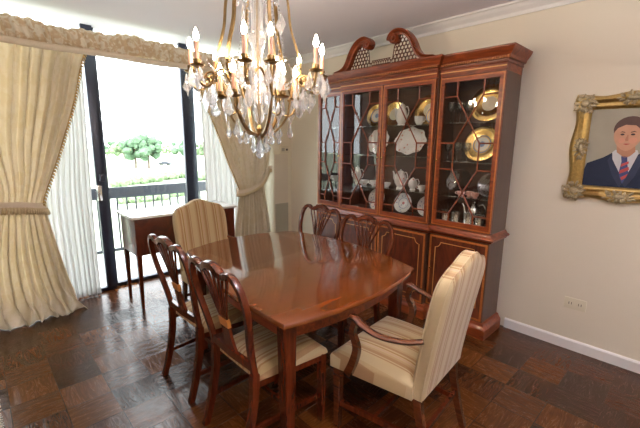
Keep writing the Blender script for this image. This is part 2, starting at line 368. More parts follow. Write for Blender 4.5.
def interp(tab, x):
    if x <= tab[0][0]: return tab[0][1]
    for (a, b), (c, d) in zip(tab, tab[1:]):
        if x <= c:
            t = (x - a) / (c - a); return b + (d - b) * t
    return tab[-1][1]
def sm(tab, x):
    """smooth table lookup"""
    if x <= tab[0][0]: return tab[0][1]
    for i in range(len(tab) - 1):
        a, b = tab[i]; c, d = tab[i + 1]
        if x <= c:
            t = (x - a) / (c - a)
            m0 = (d - tab[max(i - 1, 0)][1]) / max(c - tab[max(i - 1, 0)][0], 1e-6) * (c - a)
            e = tab[min(i + 2, len(tab) - 1)]
            m1 = (e[1] - b) / max(e[0] - a, 1e-6) * (c - a)
            return (2*t**3-3*t*t+1)*b + (t**3-2*t*t+t)*m0 + (-2*t**3+3*t*t)*d + (t**3-t*t)*m1
    return tab[-1][1]

# ------------------------------------------------------------------ room shell
XR, YW, ZC = 3.115, 4.06, 2.54
XL, YB = -1.6, -2.6
WT = 0.14
struct(MB().box(XL, XR, YB, YW + WT, -0.12, 0).build('floor', MT['floor'], smooth=0))
struct(MB().box(XL - WT, XR + WT, YB - WT, YW + WT, ZC, ZC + 0.2).build('ceiling', MT['ceil'], smooth=0))
struct(MB().box(XR, XR + WT, YB, YW + WT, -0.12, ZC).build('wall_right', MT['wall'], smooth=0))
struct(MB().box(XL - WT, XL, YB, YW + WT, -0.12, ZC).build('wall_left', MT['wall'], smooth=0))
struct(MB().box(XL - WT, XR + WT, YB - WT, YB, -0.12, ZC).build('wall_rear', MT['wall'], smooth=0))
WX0, WX1 = -0.30, 2.72
struct(MB().box(XL, WX0, YW, YW + WT, 0, ZC).build('wall_window_side', MT['wall2'], smooth=0))
struct(MB().box(WX1, XR, YW, YW + WT, 0, ZC).build('wall_corner', MT['wall2'], smooth=0))
col = struct(MB().box(2.83, XR, 3.84, YW, 0, ZC).build('wall_pier', MT['wall2'], smooth=0))
def skirt(name, pts, mat=MT['trim'], prof=None):
    pass
bp_ = [(0, 0), (-0.016, 0), (-0.016, 0.070), (-0.008, 0.080), (0, 0.080)]
struct(MB().prism([(XR + a, b) for a, b in bp_], YB, 1.0, 'y').build('baseboard_right', MT['trim'], smooth=0))
struct(MB().prism([(XR + a, b) for a, b in bp_], 3.0, 3.84, 'y').build('baseboard_corner', MT['trim'], smooth=0))
cp_ = [(0, 0), (0, -0.085), (-0.012, -0.085), (-0.018, -0.062), (-0.045, -0.038), (-0.06, -0.018), (-0.075, -0.014), (-0.075, 0)]
struct(MB().prism([(XR + a, ZC + b) for a, b in cp_], YB, 3.84, 'y').build('trim_1', MT['trim'], smooth=0))
struct(MB().prism([(3.84 + a, ZC + b) for a, b in cp_], 2.83, 3.03, 'x').build('trim_2', MT['trim'], smooth=0))

# window wall: three dark framed sliding panes, full height
def win(n, x0, x1, y, posts, handle=False):
    r = bpy.data.objects.new('window_%d' % n, None); C.objects.link(r); r['kind'] = 'structure'; r.location = (x0, y, 0)
    L = x1 - x0; m = MB()
    for a, b in posts: m.box(a - x0, b - x0, -0.025, 0.025, 0.035, ZC)
    m.box(0, L, -0.025, 0.025, 0.0, 0.035)
    m.build('window_frame', MT['frame'], r, bevel=0.003)
    ps = sorted(posts)
    MB().box(ps[0][1] - x0, ps[-1][0] - x0, -0.003, 0.003, 0.035, ZC).build('window_pane', MT['pane'], r, smooth=0)
    return r
win(1, WX0, 0.965, 4.09, [(WX0, WX0 + .06), (0.875, 0.965)])
w2 = win(2, 0.93, 1.935, 4.145, [(0.93, 0.99), (1.84, 1.935)])
win(3, 1.775, WX1, 4.09, [(1.775, 1.85), (WX1 - .06, WX1)])
h = MB().box(0.868 - WX0, 0.875 - WX0 + .03, -0.06, -0.025, 0.93, 1.08).build('handle', MT['chrome'], bpy.data.objects['window_1'], bevel=0.004)
h['label'] = 'chrome handle'
MB().box(0.90 - WX0, 0.945 - WX0, -0.065, -0.025, 1.12, 1.19).build('latch', MT['frame'], bpy.data.objects['window_1'], bevel=0.006)

# pier fittings
g = thing('wall_vent', 'painted louvred grille low on the wall beside the right drape', 'vent', (2.945, 3.834, 0.30))
m = MB().box(-.105, .105, -.008, 0, 0, .42); m.build('vent_frame', MT['grille'], g, bevel=.002)
m = MB()
for k in range(19): m.hexa([(-.09, -.014, .018 + k * .021), (.09, -.014, .018 + k * .021), (.09, -.008, .026 + k * .021), (-.09, -.008, .026 + k * .021)], [(-.09, -.013, .02 + k * .021), (.09, -.013, .02 + k * .021), (.09, -.008, .030 + k * .021), (-.09, -.008, .030 + k * .021)])
m.build('louvres', MT['grille'], g, smooth=0)
struct(MB().box(2.835, 3.055, 3.834, 3.84, .12, 1.36).build('trim_4', MT['wall'], smooth=0, bevel=.002))
g = thing('thermostat', 'ivory wall thermostat above the tall panel beside the right drape', 'thermostat', (2.99, 3.84, 1.42))
MB().box(-.07, .07, -.022, 0, -.045, .045).build('housing', MT['plastic'], g, bevel=.006)
MB().box(-.05, .0, -.025, -.022, -.02, .02).build('dial_window', MT['grille'], g, bevel=.001)
MB().box(.02, .05, -.027, -.022, -.012, .012).build('button', MT['dark'], g, bevel=.002)

# ------------------------------------------------------------------ china cabinet
cab = thing('china_cabinet', 'tall mahogany breakfront china cabinet with glazed doors against the right wall', 'cabinet', (0, 0, 0))
XB = 3.070
SEC = [(1.055, 1.56, 2.775), (1.56, 2.60, 2.735), (2.60, 2.965, 2.775)]   # y0, y1, front x
YC = 2.08
def around(off, y0=None, y1=None):
    """outline of the breakfront in plan, grown by off, wall side flush"""
    a, b, c = SEC
    return [(XB, a[0] - off), (a[2] - off, a[0] - off), (a[2] - off, b[0] - off), (b[2] - off, b[0] - off), (b[2] - off, b[1] + off), (c[2] - off, b[1] + off), (c[2] - off, c[1] + off), (XB, c[1] + off)]
def moulding(prof):
    m = MB()
    for (o0, z0), (o1, z1) in zip(prof, prof[1:]):
        A = around(o0); B = around(o1); n = len(A)
        m.add([(x, y, z0) for x, y in A] + [(x, y, z1) for x, y in B], [(i, (i + 1) % n, n + (i + 1) % n, n + i) for i in range(n)])
    A = around(prof[0][0]); m.add([(x, y, prof[0][1]) for x, y in A], [tuple(range(8))])
    A = around(prof[-1][0]); m.add([(x, y, prof[-1][1]) for x, y in A], [tuple(range(8))])
    return m
moulding([(.035, 0), (.035, .075), (.030, .085), (.018, .10), (.012, .118), (0.0, .122)]).build('plinth', MT['mahogh'], cab, smooth=0)
moulding([(-.004, .122), (-.004, .765)]).build('base_case', MT['side'], cab, smooth=0)
moulding([(0, .765), (.012, .772), (.016, .785), (.030, .792), (.034, .800), (.030, .808), (.014, .815), (.006, .830), (0, .836)]).build('waist_moulding', MT['mahogh'], cab, smooth=0)
# upper carcass
m = MB()
Z0, Z1 = .836, 2.07
m.box(SEC[0][2] + .022, XB, 1.059, 1.077, Z0, Z1); m.build('side_panel', MT['side'], cab, smooth=0)
m = MB(); m.box(SEC[2][2] + .022, XB, 2.943, 2.961, Z0, Z1); m.build('side_panel', MT['side'], cab, smooth=0)
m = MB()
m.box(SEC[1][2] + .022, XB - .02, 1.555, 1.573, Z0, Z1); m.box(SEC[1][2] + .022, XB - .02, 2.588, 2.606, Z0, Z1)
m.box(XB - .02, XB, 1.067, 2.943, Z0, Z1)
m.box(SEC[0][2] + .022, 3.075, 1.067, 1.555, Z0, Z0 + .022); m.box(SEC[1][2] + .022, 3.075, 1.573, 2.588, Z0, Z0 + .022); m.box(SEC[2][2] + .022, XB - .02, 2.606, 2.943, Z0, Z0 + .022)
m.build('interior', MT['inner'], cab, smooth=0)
m = moulding([(-.002, 2.016), (-.002, 2.072)]); m.build('frieze', MT['mahogh'], cab, smooth=0)
m = moulding([(.0, 2.068), (.007, 2.071), (.007, 2.077), (.002, 2.080), (.004, 2.090), (.018, 2.094), (.022, 2.108), (.024, 2.114), (.034, 2.126), (.046, 2.144), (.054, 2.160), (.057, 2.172)])
m.build('cornice', MT['mahogh'], cab, smooth=0)
# dentils
def dent(xf, y0, y1):
    m = MB()
    n = int((y1 - y0) / .017)
    for k in range(n):
        y = y0 + (k + .2) * (y1 - y0) / n; m.box(xf - .032, xf - .018, y, y + .0095, 2.092, 2.106)
    m.build('dentil_band', MT['band'], cab, smooth=0)
dent(SEC[0][2], 1.04, 1.545); dent(SEC[1][2], 1.55, 2.61); dent(SEC[2][2], 2.62, 2.96)
m = MB()
for y0, y1, xf in SEC: m.box(xf - .004, xf + .0, y0 + .004, y1 - .004, 2.044, 2.052)
m.build('frieze_inlay', MT['inlay'], cab, smooth=0)
# shelves (glass)
ZS = [1.395, 1.655]; SH = {0: [1.09, 1.365, 1.705 - .02], 1: [1.095, 1.40, 1.668], 2: [1.095, 1.40, 1.668]}
SH[0] = [1.09, 1.37, 1.675]
for i, (y0, y1, xf) in enumerate(SEC):
    for z in SH[i]:
        sx = MB().box(xf + .06, XB - .021, y0 + (.024 if i == 0 else .016), y1 - (.024 if i == 2 else .016), z - .008, z)
        sx.build('glass_shelf', MT['glassware'], cab, smooth=0)
# upper doors
def upper_door(y0, y1, xf, knob):
    z0, z1 = .842, 2.012; st = .038
    d = MB()
    d.box(xf, xf + .02, y0, y0 + st, z0, z1); d.box(xf, xf + .02, y1 - st, y1, z0, z1)
    d.box(xf, xf + .02, y0 + st, y1 - st, z0, z0 + st + .012); d.box(xf, xf + .02, y0 + st, y1 - st, z1 - st, z1)
    D = d.build('door', MT['mahogh'], cab, smooth=0, bevel=.0015, segs=1)
    b = MB(); e = .010; t = .0016
    for w0, w1 in ((.003, .013),):
        b.box(xf - t, xf, y0 + w0, y0 + w1, z0 + w0, z1 - w0); b.box(xf - t, xf, y1 - w1, y1 - w0, z0 + w0, z1 - w0)
        b.box(xf - t, xf, y0 + w1, y1 - w1, z0 + w0, z0 + w1); b.box(xf - t, xf, y0 + w1, y1 - w1, z1 - w1, z1 - w0)
    b.build('banding', MT['band'], D, smooth=0)
    gy0, gy1 = y0 + st, y1 - st; gz0, gz1 = z0 + st + .012, z1 - st; W = gy1 - gy0
    a, c = gy0 + W * .26, gy0 + W * .74
    H = gz1 - gz0; f = lambda q: gz0 + H * q
    zt, zm1, zm2, zb = f(.90), f(.575), f(.385), f(.06)
    mu = MB(); xm = xf + .008
    def bar(p, q, r=.0060):
        mu.tube([(xm, p[0], p[1]), (xm, q[0], q[1])], r, 6, up=Vector((1, 0, 0)))
    for y in (a, c):
        bar((y, gz1), (y, zt)); bar((y, zm1), (y, zm2)); bar((y, zb), (y, gz0))
    for z in (zt, zm1, zm2, zb): bar((gy0, z), (a, z)); bar((c, z), (gy1, z))
    bar((a, zt), (c, zm1)); bar((c, zt), (a, zm1)); bar((a, zm2), (c, zb)); bar((c, zm2), (a, zb))
    mu.build('muntins', MT['mahogh'], D, smooth=60)
    MB().box(xf + .014, xf + .017, gy0, gy1, gz0, gz1).build('glass_pane', MT['cpane'], D, smooth=0)
    ky = y0 + .019 if knob == 0 else y1 - .019
    kb = MB().lathe([(0, 0), (.004, 0), (.003, .012), (.008, .016), (.008, .02), (.004, .024), (0, .024)], 10).build('knob', MT['bknob'], D, loc=(xf, ky, 1.38), rot=(0, -PI / 2, 0))
    kb['label'] = 'small brass knob'
upper_door(1.060, 1.553, 2.775, 1)
upper_door(1.566, 2.076, 2.735, 1)
upper_door(2.084, 2.594, 2.735, 0)
upper_door(2.612, 2.962, 2.775, 0)
def lower_door(y0, y1, xf, knob, wf=None):
    z0, z1 = .128, .760
    D = MB().box(xf - .004, xf + .012, y0, y1, z0, z1).build('door', MT['crotch'], cab, bevel=.0015, segs=1, smooth=0)
    b = MB(); xa, xb = xf - .0056, xf - .004
    w0, w1 = .004, .020
    b.box(xa, xb, y0 + w0, y0 + w1, z0 + w0, z1 - w0); b.box(xa, xb, y1 - w1, y1 - w0, z0 + w0, z1 - w0)
    b.box(xa, xb, y0 + w1, y1 - w1, z0 + w0, z0 + w1); b.box(xa, xb, y0 + w1, y1 - w1, z1 - w1, z1 - w0)
    b.build('banding', MT['band'], D, smooth=0)
    ins = .058; c = .045; p = []
    A, B, Cc, Dd = y0 + ins, y1 - ins, z0 + ins, z1 - ins
    def arc(cy, cz, a0):
        return [(cy + c * math.cos(a0 - t * PI / 2 / 5), cz + c * math.sin(a0 - t * PI / 2 / 5)) for t in range(6)]
    pts = arc(A, Cc, PI / 2)[::1] + arc(B, Cc, PI)[::1] + arc(B, Dd, 3 * PI / 2) + arc(A, Dd, 2 * PI)
    inl = MB(); inl.sweep([(xf - .0052, y, z) for y, z in pts], [(-.0028, -.001), (.0028, -.001), (.0028, .001), (-.0028, .001)], closed=True, up=Vector((1, 0, 0)))
    inl.build('inlay', MT['inlay'], D, smooth=0)
    kb = MB().lathe([(0, 0), (.004, 0), (.003, .012), (.008, .016), (.008, .02), (0, .024)], 10).build('knob', MT['bknob'], D, loc=(xf - .004, (y0 + .03) if knob == 0 else (y1 - .03), .47), rot=(0, -PI / 2, 0))
    kb['label'] = 'small brass knob'
lower_door(1.062, 1.553, 2.775, 1); lower_door(1.568, 2.077, 2.735, 1); lower_door(2.083, 2.592, 2.735, 0); lower_door(2.61, 2.955, 2.775, 0)
# swan-neck pediment
xp0, xp1 = 2.675, 2.735
sw = [(.53, 2.176), (.46, 2.184), (.405, 2.205), (.365, 2.250), (.332, 2.315), (.290, 2.372), (.235, 2.412), (.175, 2.424), (.135, 2.412), (.108, 2.388), (.102, 2.362)]
for sgn in (1, -1):
    path = cr_path([(2.705, YC + .02 + sgn * a, z - .008) for a, z in sw], 5)
    n = len(path)
    prof = [(-.030, -.018), (.022, -.018), (.026, -.006), (.014, .0), (.03, .010), (.034, .018), (-.030, .018)] if sgn > 0 else [(.030, -.018), (.030, .018), (-.034, .018), (-.03, .010), (-.014, 0), (-.026, -.006), (-.022, -.018)]
    ps = MB(); ps.sweep(path, prof, up=Vector((0, 0, 1)) if False else Vector((0, 0, 1)), scale=[1.0] * n)
    # explicit ribbon so the section keeps facing the room
    ps = MB(); rings = []
    for i, p in enumerate(path):
        t = (path[min(i + 1, n - 1)] - path[max(i - 1, 0)]).normalized()
        nn = Vector((0, -t.z, t.y)) * (-1 if sgn > 0 else 1)
        th = .5 + .5 * min(1, i / (n * .25)) if True else 1
        rings.append([p + Vector((dx, 0, 0)) + nn * dn * th for dx, dn in ((.03, -.026), (-.016, -.026), (-.022, -.012), (-.014, -.006), (-.032, .006), (-.040, .012), (-.040, .018), (.03, .018))])
    k = 8; vs = [v for r in rings for v in r]; fs = []
    for i in range(n - 1):
        for q in range(k): fs.append((i * k + q, i * k + (q + 1) % k, (i + 1) * k + (q + 1) % k, (i + 1) * k + q))
    fs += [tuple(range(k)), tuple((n - 1) * k + q for q in range(k))]
    ps.add(vs, fs)
    o = ps.build('pediment_scroll', MT['mahogh'], cab, smooth=40)
    MB().lathe([(0, -.005), (.036, -.005), (.040, .005), (.040, .070), (.036, .080), (.028, .080), (.026, .074), (.016, .074), (.012, .086), (0, .088)], 20).build('volute', MT['mahogh'], o, loc=(2.75, YC + .02 + sgn * .140, 2.366), rot=(0, -PI / 2, 0))
# fretwork between the scrolls
def fret_top(s):
    s = abs(s)
    return interp([(0, 2.232), (.085, 2.232), (.10, 2.212), (.118, 2.205), (.128, 2.23), (.135, 2.31), (.15, 2.34), (.20, 2.392), (.235, 2.392), (.27, 2.36), (.31, 2.30), (.345, 2.23), (.375, 2.19), (.41, 2.165), (.5, 2.15)], s)
fr = MB(); xc = 2.712; zb = 2.150
def fb(s0, z0, s1, z1, r=.0034):
    fr.tube([(xc, YC + .02 + s0, z0), (xc, YC + .02 + s1, z1)], r, 5, up=Vector((1, 0, 0)))
def ring(s, z, r):
    fr.tube([(xc, YC + .02 + s + r * math.cos(a * PI / 6), z + r * math.sin(a * PI / 6)) for a in range(12)], .0034, 5, closed=True, up=Vector((1, 0, 0)))
k = -.10
while k < .101:                     # gothic arcade in the middle
    fb(k, zb, k, 2.215); k += .025
for k in range(-4, 4):
    a = k * .025; fb(a, 2.20, a + .0125, 2.226); fb(a + .025, 2.20, a + .0125, 2.226); fb(a, 2.17, a + .0125, 2.188); fb(a + .025, 2.17, a + .0125, 2.188)
fb(-.1, 2.226, .1, 2.226); fb(-.1, 2.188, .1, 2.188)
for sgn in (1, -1):
    row = 0; z = zb + .016
    while z < 2.40:
        s = .115 + (row % 2) * .017
        while s < .42:
            if fret_top(s) - .014 > z and fret_top(s + .014) - .006 > z and fret_top(s - .012) > z - .0: ring(sgn * s, z, .0155)
            s += .034
        z += .030; row += 1
    prev = None
    s = .1
    while s < .40:
        q = (sgn * s, fret_top(s) - .004)
        if prev and s < .25: fb(*prev, *q, .004)
        prev = q; s += .012
fb(-.42, zb + .002, .42, zb + .002, .005)
fr.box(2.705, 2.719, YC - .45, YC + .49, 2.168 - .02, 2.152)
fr.build('fretwork', MT['mahog'], cab, smooth=0)

# ------------------------------------------------------------------ china inside the cabinet
def plate_prof(R):
    return [(0, 0.004), (R * .55, 0.004), (R * .66, .012), (R * .98, .022), (R, .020), (R * .97, .017), (R * .64, .006), (R * .5, -.001), (0, -.001)]
def stand_plate(name, label, R, mat, x, y, zshelf, cat='plate', group=None, lobes=0, tilt=74):
    RX = R[0] if isinstance(R, tuple) else R; R = R[1] if isinstance(R, tuple) else R
    m = MB(); m.lathe(plate_prof(R), 40 if lobes else 32)
    if lobes:
        m.v = [(v[0] * (1 + .05 * math.cos(lobes * math.atan2(v[1], v[0])) * min(1, math.hypot(v[0], v[1]) / R)), v[1] * (1 + .05 * math.cos(lobes * math.atan2(v[1], v[0])) * min(1, math.hypot(v[0], v[1]) / R)), v[2]) for v in m.v]
    m.v = [(v[0], v[1] * RX / R, v[2]) for v in m.v]
    t = math.radians(tilt)
    rr = R * (1.05 if lobes else 1)
    o = m.build(name, mat, loc=(x, y, zshelf + rr * math.sin(t) + .002), rot=(0, -t, 0), smooth=50)
    return tag(o, label, cat, group)
def pot(name, label, x, y, z, h, r, mat, cat, rot=0, spout=True, group=None, tall=False):
    T = thing(name, label, cat, (x, y, z), (0, 0, rot), group)
    if tall: pr = [(0, 0), (r * .62, 0), (r * .66, h * .03), (r * .55, h * .08), (r * .85, h * .22), (r, h * .38), (r * .85, h * .6), (r * .55, h * .78), (r * .5, h * .84), (r * .56, h * .86), (0, h * .865)]
    else: pr = [(0, 0), (r * .6, 0), (r * .62, h * .05), (r * .5, h * .1), (r * .9, h * .28), (r, h * .45), (r * .85, h * .65), (r * .5, h * .78), (0, h * .79)]
    MB().lathe(pr, 18).build('body', mat, T, smooth=50)
    zl = h * (.86 if tall else .785)
    MB().lathe([(r * .52, 0), (r * .45, h * .04), (r * .18, h * .075), (r * .08, h * .09), (r * .16, h * .12), (0, h * .14)], 14, (0, 0, zl)).build('lid', mat, T, smooth=50)
    if spout:
        MB().tube(cr_path([(0, r * .85, h * .35), (0, r * 1.3, h * .45), (0, r * 1.45, h * .66), (0, r * 1.75, h * .80)], 4), r * .17, 8, taper=[1.5 - .9 * i / 12 for i in range(13)]).build('spout', mat, T)
    MB().tube(cr_path([(0, -r * .55, h * .74), (0, -r * 1.2, h * .80), (0, -r * 1.55, h * .6), (0, -r * 1.3, h * .38), (0, -r * .88, h * .34)], 4), r * .09, 7).build('handle', mat, T)
    return T
def cup(name, label, x, y, z, h, r, mat, cat='cup', rot=0, group=None):
    T = thing(name, label, cat, (x, y, z), (0, 0, rot), group)
    MB().lathe([(0, 0), (r * .5, 0), (r * .55, h * .08), (r * .9, h * .45), (r, h), (r * .94, h), (r * .84, h * .48), (r * .4, h * .12), (0, h * .1)], 16).build('bowl', mat, T, smooth=50)
    MB().tube(cr_path([(0, r * .85, h * .8), (0, r * 1.45, h * .75), (0, r * 1.35, h * .4), (0, r * .8, h * .38)], 3), r * .1, 6).build('handle', mat, T)
    return T
zf = Z0 + .022
# right-hand section
stand_plate('dinner_plate', 'large gold plate leaning on the top shelf behind the right glazed door', .145, MT['goldplate2'], 2.975, 1.235, SH[0][2])
stand_plate('dinner_plate', 'gold-rimmed plate with blue centre on the second shelf of the right section', .142, MT['goldplate'], 2.965, 1.262, SH[0][1])
stand_plate('glass_plate', 'round clear glass plate on the third shelf near the left of the right section', .11, MT['glassware'], 2.98, 1.43, SH[0][0])
stand_plate('glass_plate', 'round clear glass plate on the third shelf beside the outer right panel', .095, MT['glassware'], 2.99, 1.18, SH[0][0])
pot('coffee_pot', 'silver coffee pot standing behind the tumblers on the cabinet floor', 2.98, 1.285, zf, .205, .055, MT['silver'], 'coffee pot', 0.3)
def tumbler(x, y, z, label, group=None, r=.038, h=.105, mat=None, name='silver_tumbler', cat='tumbler'):
    o = MB().lathe([(0, 0), (r * .9, 0), (r * .92, h * .04), (r * .86, h * .08), (r * .95, h * .9), (r * 1.03, h * .93), (r * 1.03, h), (r * .9, h), (r * .82, h * .1), (0, h * .1)], 18).build(name, mat or MT['silver'], loc=(x, y, z), smooth=40)
    return tag(o, label, cat, group)
for y, lb in ((1.475, 'leftmost silver tumbler on the cabinet floor, right section'), (1.38, 'second silver tumbler from the left on the cabinet floor'), (1.275, 'silver tumbler in front of the silver coffee pot'), (1.18, 'rightmost silver tumbler on the cabinet floor beside the outer panel')):
    tumbler(2.855, y, zf, lb, 'silver tumblers on the cabinet floor')
def goblet(x, y, z, h, label, group):
    r = .03
    T = thing('crystal_goblet', label, 'glass', (x, y, z), group=group)
    MB().lathe([(0, 0), (r * .9, 0), (r * .85, .004), (.005, .01), (.004, h * .42), (.006, h * .45), (.004, h * .5), (0, h * .5)], 14).build('stem', MT['glassware'], T, smooth=40)
    MB().lathe([(0, h * .5), (r * .6, h * .56), (r, h * .75), (r * .92, h), (r * .88, h), (r * .94, h * .75), (r * .55, h * .58), (0, h * .53)], 14).build('bowl', MT['glassware'], T, smooth=40)
pos = ['front left', 'front middle', 'rear left', 'rear middle', 'front right', 'rear right']
for si, zz in ((2, 'top shelf'), (1, 'second shelf')):
    for k, (x, y) in enumerate(((2.88, 1.50), (2.88, 1.42), (2.97, 1.49), (2.97, 1.405), (2.87, 1.335), (3.04, 1.45))):
        goblet(x, y, SH[0][si], .16 if si == 2 else .15, 'clear crystal goblet, %s of the goblets on the %s of the right section' % (pos[k], zz), 'crystal goblets in the right section')
for k, (y, x) in enumerate(((1.375, 2.9), (1.31, 2.93), (1.25, 2.89))):
    cup('teacup', ['small pink teacup, leftmost of three on the third shelf', 'small pink teacup in the middle of three on the third shelf', 'small pink teacup, rightmost of three on the third shelf'][k], x, y, SH[0][0], .038, .03, MT['pinkchina'], group='pink teacups on the third shelf')
# centre right door
z3, z2, z1 = SH[1][2], SH[1][1], SH[1][0]
pot('coffee_pot', 'tall white china coffee pot on the top shelf of the centre section', 2.90, 1.985, z3, .205, .055, MT['china'], 'coffee pot', -.2, tall=True)
cup('creamer', 'white china creamer right of the tall white coffee pot', 2.90, 1.80, z3, .075, .045, MT['china'], 'creamer', 2.9)
stand_plate('dinner_plate', 'gold and cream plate behind the white creamer on the top shelf', .135, MT['goldplate2'], 2.985, 1.755, z3)
stand_plate('dinner_plate', 'gold and cream plate beside the coffee pot at the middle of the centre section', .115, MT['goldplate2'], 2.985, 2.12, z3)
stand_plate('dinner_plate', 'gold-rimmed plate at the right end of the centre top shelf', .075, MT['goldplate'], 2.90, 1.655, z3)
stand_plate('serving_platter', 'large white octagonal platter with pink flowers on the second shelf', (.165, .125), MT['platter'], 2.965, 1.915, z2, 'platter', lobes=8)
stand_plate('salad_plate', 'small white flowered plate right of the big platter', .085, MT['blueplate'], 3.0, 1.665, z2)
pot('teapot', 'flowered white teapot on the third shelf behind the centre right door', 2.90, 1.965, z1, .195, .058, MT['floral'], 'teapot', -.2)
pot('sugar_bowl', 'white flowered lidded sugar bowl right of the flowered teapot', 2.90, 1.83, z1, .125, .042, MT['floral'], 'sugar bowl', 0, spout=False)
cup('teacup', 'white flowered teacup right of the sugar bowl', 2.90, 1.735, z1, .05, .036, MT['floral'])
cup('teacup', 'white flowered teacup left of the teapot beside the centre stile', 2.90, 2.12, z1, .045, .04, MT['floral'])
stand_plate('salad_plate', 'round blue and rose plate on the cabinet floor behind the centre right door', .095, MT['blueplate'], 2.96, 1.955, zf)
stand_plate('salad_plate', 'round blue and rose plate at the right end of the centre cabinet floor', .095, MT['blueplate'], 2.96, 1.70, zf)
# centre left door
stand_plate('dinner_plate', 'gold-rimmed plate on the top shelf behind the centre left door', .11, MT['goldplate'], 2.985, 2.33, z3)
stand_plate('serving_platter', 'scalloped flowered plate on the second shelf behind the centre left door', .125, MT['platter'], 2.97, 2.28, z2, 'platter', lobes=10)
pot('pitcher', 'white flowered pitcher on the third shelf behind the centre left door', 2.90, 2.49, z1, .19, .045, MT['floral'], 'pitcher', 0.2, tall=True)
cup('bowl', 'white flowered bowl right of the pitcher, centre left door', 2.88, 2.385, z1, .05, .05, MT['floral'], 'bowl')
cup('bowl', 'white flowered bowl near the centre stile, centre left door', 2.88, 2.25, z1, .055, .05, MT['floral'], 'bowl')
stand_plate('salad_plate', 'blue and rose plate leaning at the back of the floor, centre left door', .10, MT['blueplate'], 2.99, 2.29, zf)
stand_plate('salad_plate', 'blue and rose plate lying low in front, centre left door', .055, MT['blueplate'], 2.87, 2.22, zf)
# left section
stand_plate('dinner_plate', 'gold-rimmed plate on the top shelf of the narrow left section', .09, MT['goldplate'], 2.99, 2.73, z3)
stand_plate('dinner_plate', 'gold and cream plate on the second shelf of the narrow left section', .09, MT['goldplate2'], 2.99, 2.73, z2)
cup('bowl', 'white china bowl on the third shelf of the narrow left section', 2.92, 2.83, z1, .06, .05, MT['china'], 'bowl')
cup('bowl', 'white flowered bowl right in the narrow left section', 2.92, 2.70, z1, .055, .045, MT['floral'], 'bowl')

# ------------------------------------------------------------------ dining table
def bow(a, b, d, n=12):
    a = Vector(a); b = Vector(b); t = (b - a); nn = Vector((t.y, -t.x)).normalized()
    return [a + t * (i / n) + nn * d * (1 - (2 * i / n - 1) ** 2) for i in range(n)]
NL, NR, FR, FL = (.878, 1.135), (1.924, 1.164), (1.99, 2.44), (1.045, 2.46)
edge = bow(NL, NR, .072) + bow(NR, FR, .115) + bow(FR, FL, .125) + bow(FL, NL, .06)
tb = thing('dining_table', 'large polished mahogany dining table with bowed edges under the chandelier', 'table', (1.45, 1.78, 0))
cx0, cy0 = 1.45, 1.78
E_ = [(p.x - cx0, p.y - cy0) for p in edge]
m = MB(); n = len(E_)
def ringz(k, z): return [(x * k, y * k, z) for x, y in E_]
lv = [(.985, .722), (1.0, .727), (1.0, .741), (.992, .748)]
vs = [v for k, z in lv for v in ringz(k, z)]; fs = []
for i in range(len(lv) - 1):
    for q in range(n): fs.append((i * n + q, i * n + (q + 1) % n, (i + 1) * n + (q + 1) % n, (i + 1) * n + q))
fs += [tuple(range(n))[::-1], tuple(3 * n + q for q in range(n))]
m.add(vs, fs); m.build('tabletop', MT['table'], tb, smooth=50)
m = MB(); 
for k0, k1 in ((.90, .868),):
    A, B = ringz(k0, .635), ringz(k1, .635); A2, B2 = ringz(k0, .722), ringz(k1, .722)
    m.add(A + A2 + B + B2, [(q, (q + 1) % n, n + (q + 1) % n, n + q) for q in range(n)] + [(2 * n + q, 3 * n + q, 3 * n + (q + 1) % n, 2 * n + (q + 1) % n) for q in range(n)] + [(q, 2 * n + q, 2 * n + (q + 1) % n, (q + 1) % n) for q in range(n)] + [(n + q, n + (q + 1) % n, 3 * n + (q + 1) % n, 3 * n + q) for q in range(n)])
m.build('apron', MT['mahogh'], tb, smooth=50)
m = MB()
for yy in (1.47, 1.95):   # leaf seams
    pass
for lx, ly in ((.955, 1.215), (1.84, 1.24), (1.865, 2.035), (1.095, 2.385)):
    m = MB(); a, b = .034, .024; X, Y = lx - cx0, ly - cy0
    m.hexa([(X - b, Y - b, 0), (X + b, Y - b, 0), (X + b, Y + b, 0), (X - b, Y + b, 0)], [(X - a, Y - a, .722), (X + a, Y - a, .722), (X + a, Y + a, .722), (X - a, Y + a, .722)])
    m.build('leg', MT['mahog'], tb, bevel=.003, segs=1)

# ------------------------------------------------------------------ chairs
def rect(a, b): return [(-a, -b), (a, -b), (a, b), (-a, b)]
def cushion(wf, wb, y0, y1, z0, z1, crown, r=.03, nu=13, nv=13):
    """stuffed seat: closed skin, plump on top"""
    m = MB(); top = []; bot = []
    for i in range(nu):
        u = -1 + 2 * i / (nu - 1); rt = []; rb = []
        for j in range(nv):
            v = -1 + 2 * j / (nv - 1)
            y = (y0 + y1) / 2 + v * (y1 - y0) / 2; ww = wb + (wf - wb) * (v + 1) / 2
            e = max(abs(u), abs(v)) ** 8
            d = (1 - u * u) * (1 - v * v)
            x = u * ww / 2
            kx = 1 - .0 * e
            rt.append((x * (1 - .02 * e), y - v * .006 * e, z1 + crown * d ** .5 - r * e))
            rb.append((x, y, z0))
        top.append(rt); bot.append(rb)
    m.grid(top); m.grid(bot)
    loop = [(i, 0) for i in range(nu)] + [(nu - 1, j) for j in range(1, nv)] + [(i, nv - 1) for i in range(nu - 2, -1, -1)] + [(0, j) for j in range(nv - 2, 0, -1)]
    A = [top[i][j] for i, j in loop]; B = [bot[i][j] for i, j in loop]; n = len(A)
    M_ = [((a[0] + b[0]) / 2 * 1.012, (a[1] + b[1]) / 2 + (a[1] - (y0 + y1) / 2) * .012, a[2] - .015) for a, b in zip(A, B)]
    m.add(A + M_ + B, [(q, (q + 1) % n, n + (q + 1) % n, n + q) for q in range(n)] + [(n + q, n + (q + 1) % n, 2 * n + (q + 1) % n, 2 * n + q) for q in range(n)])
    return m
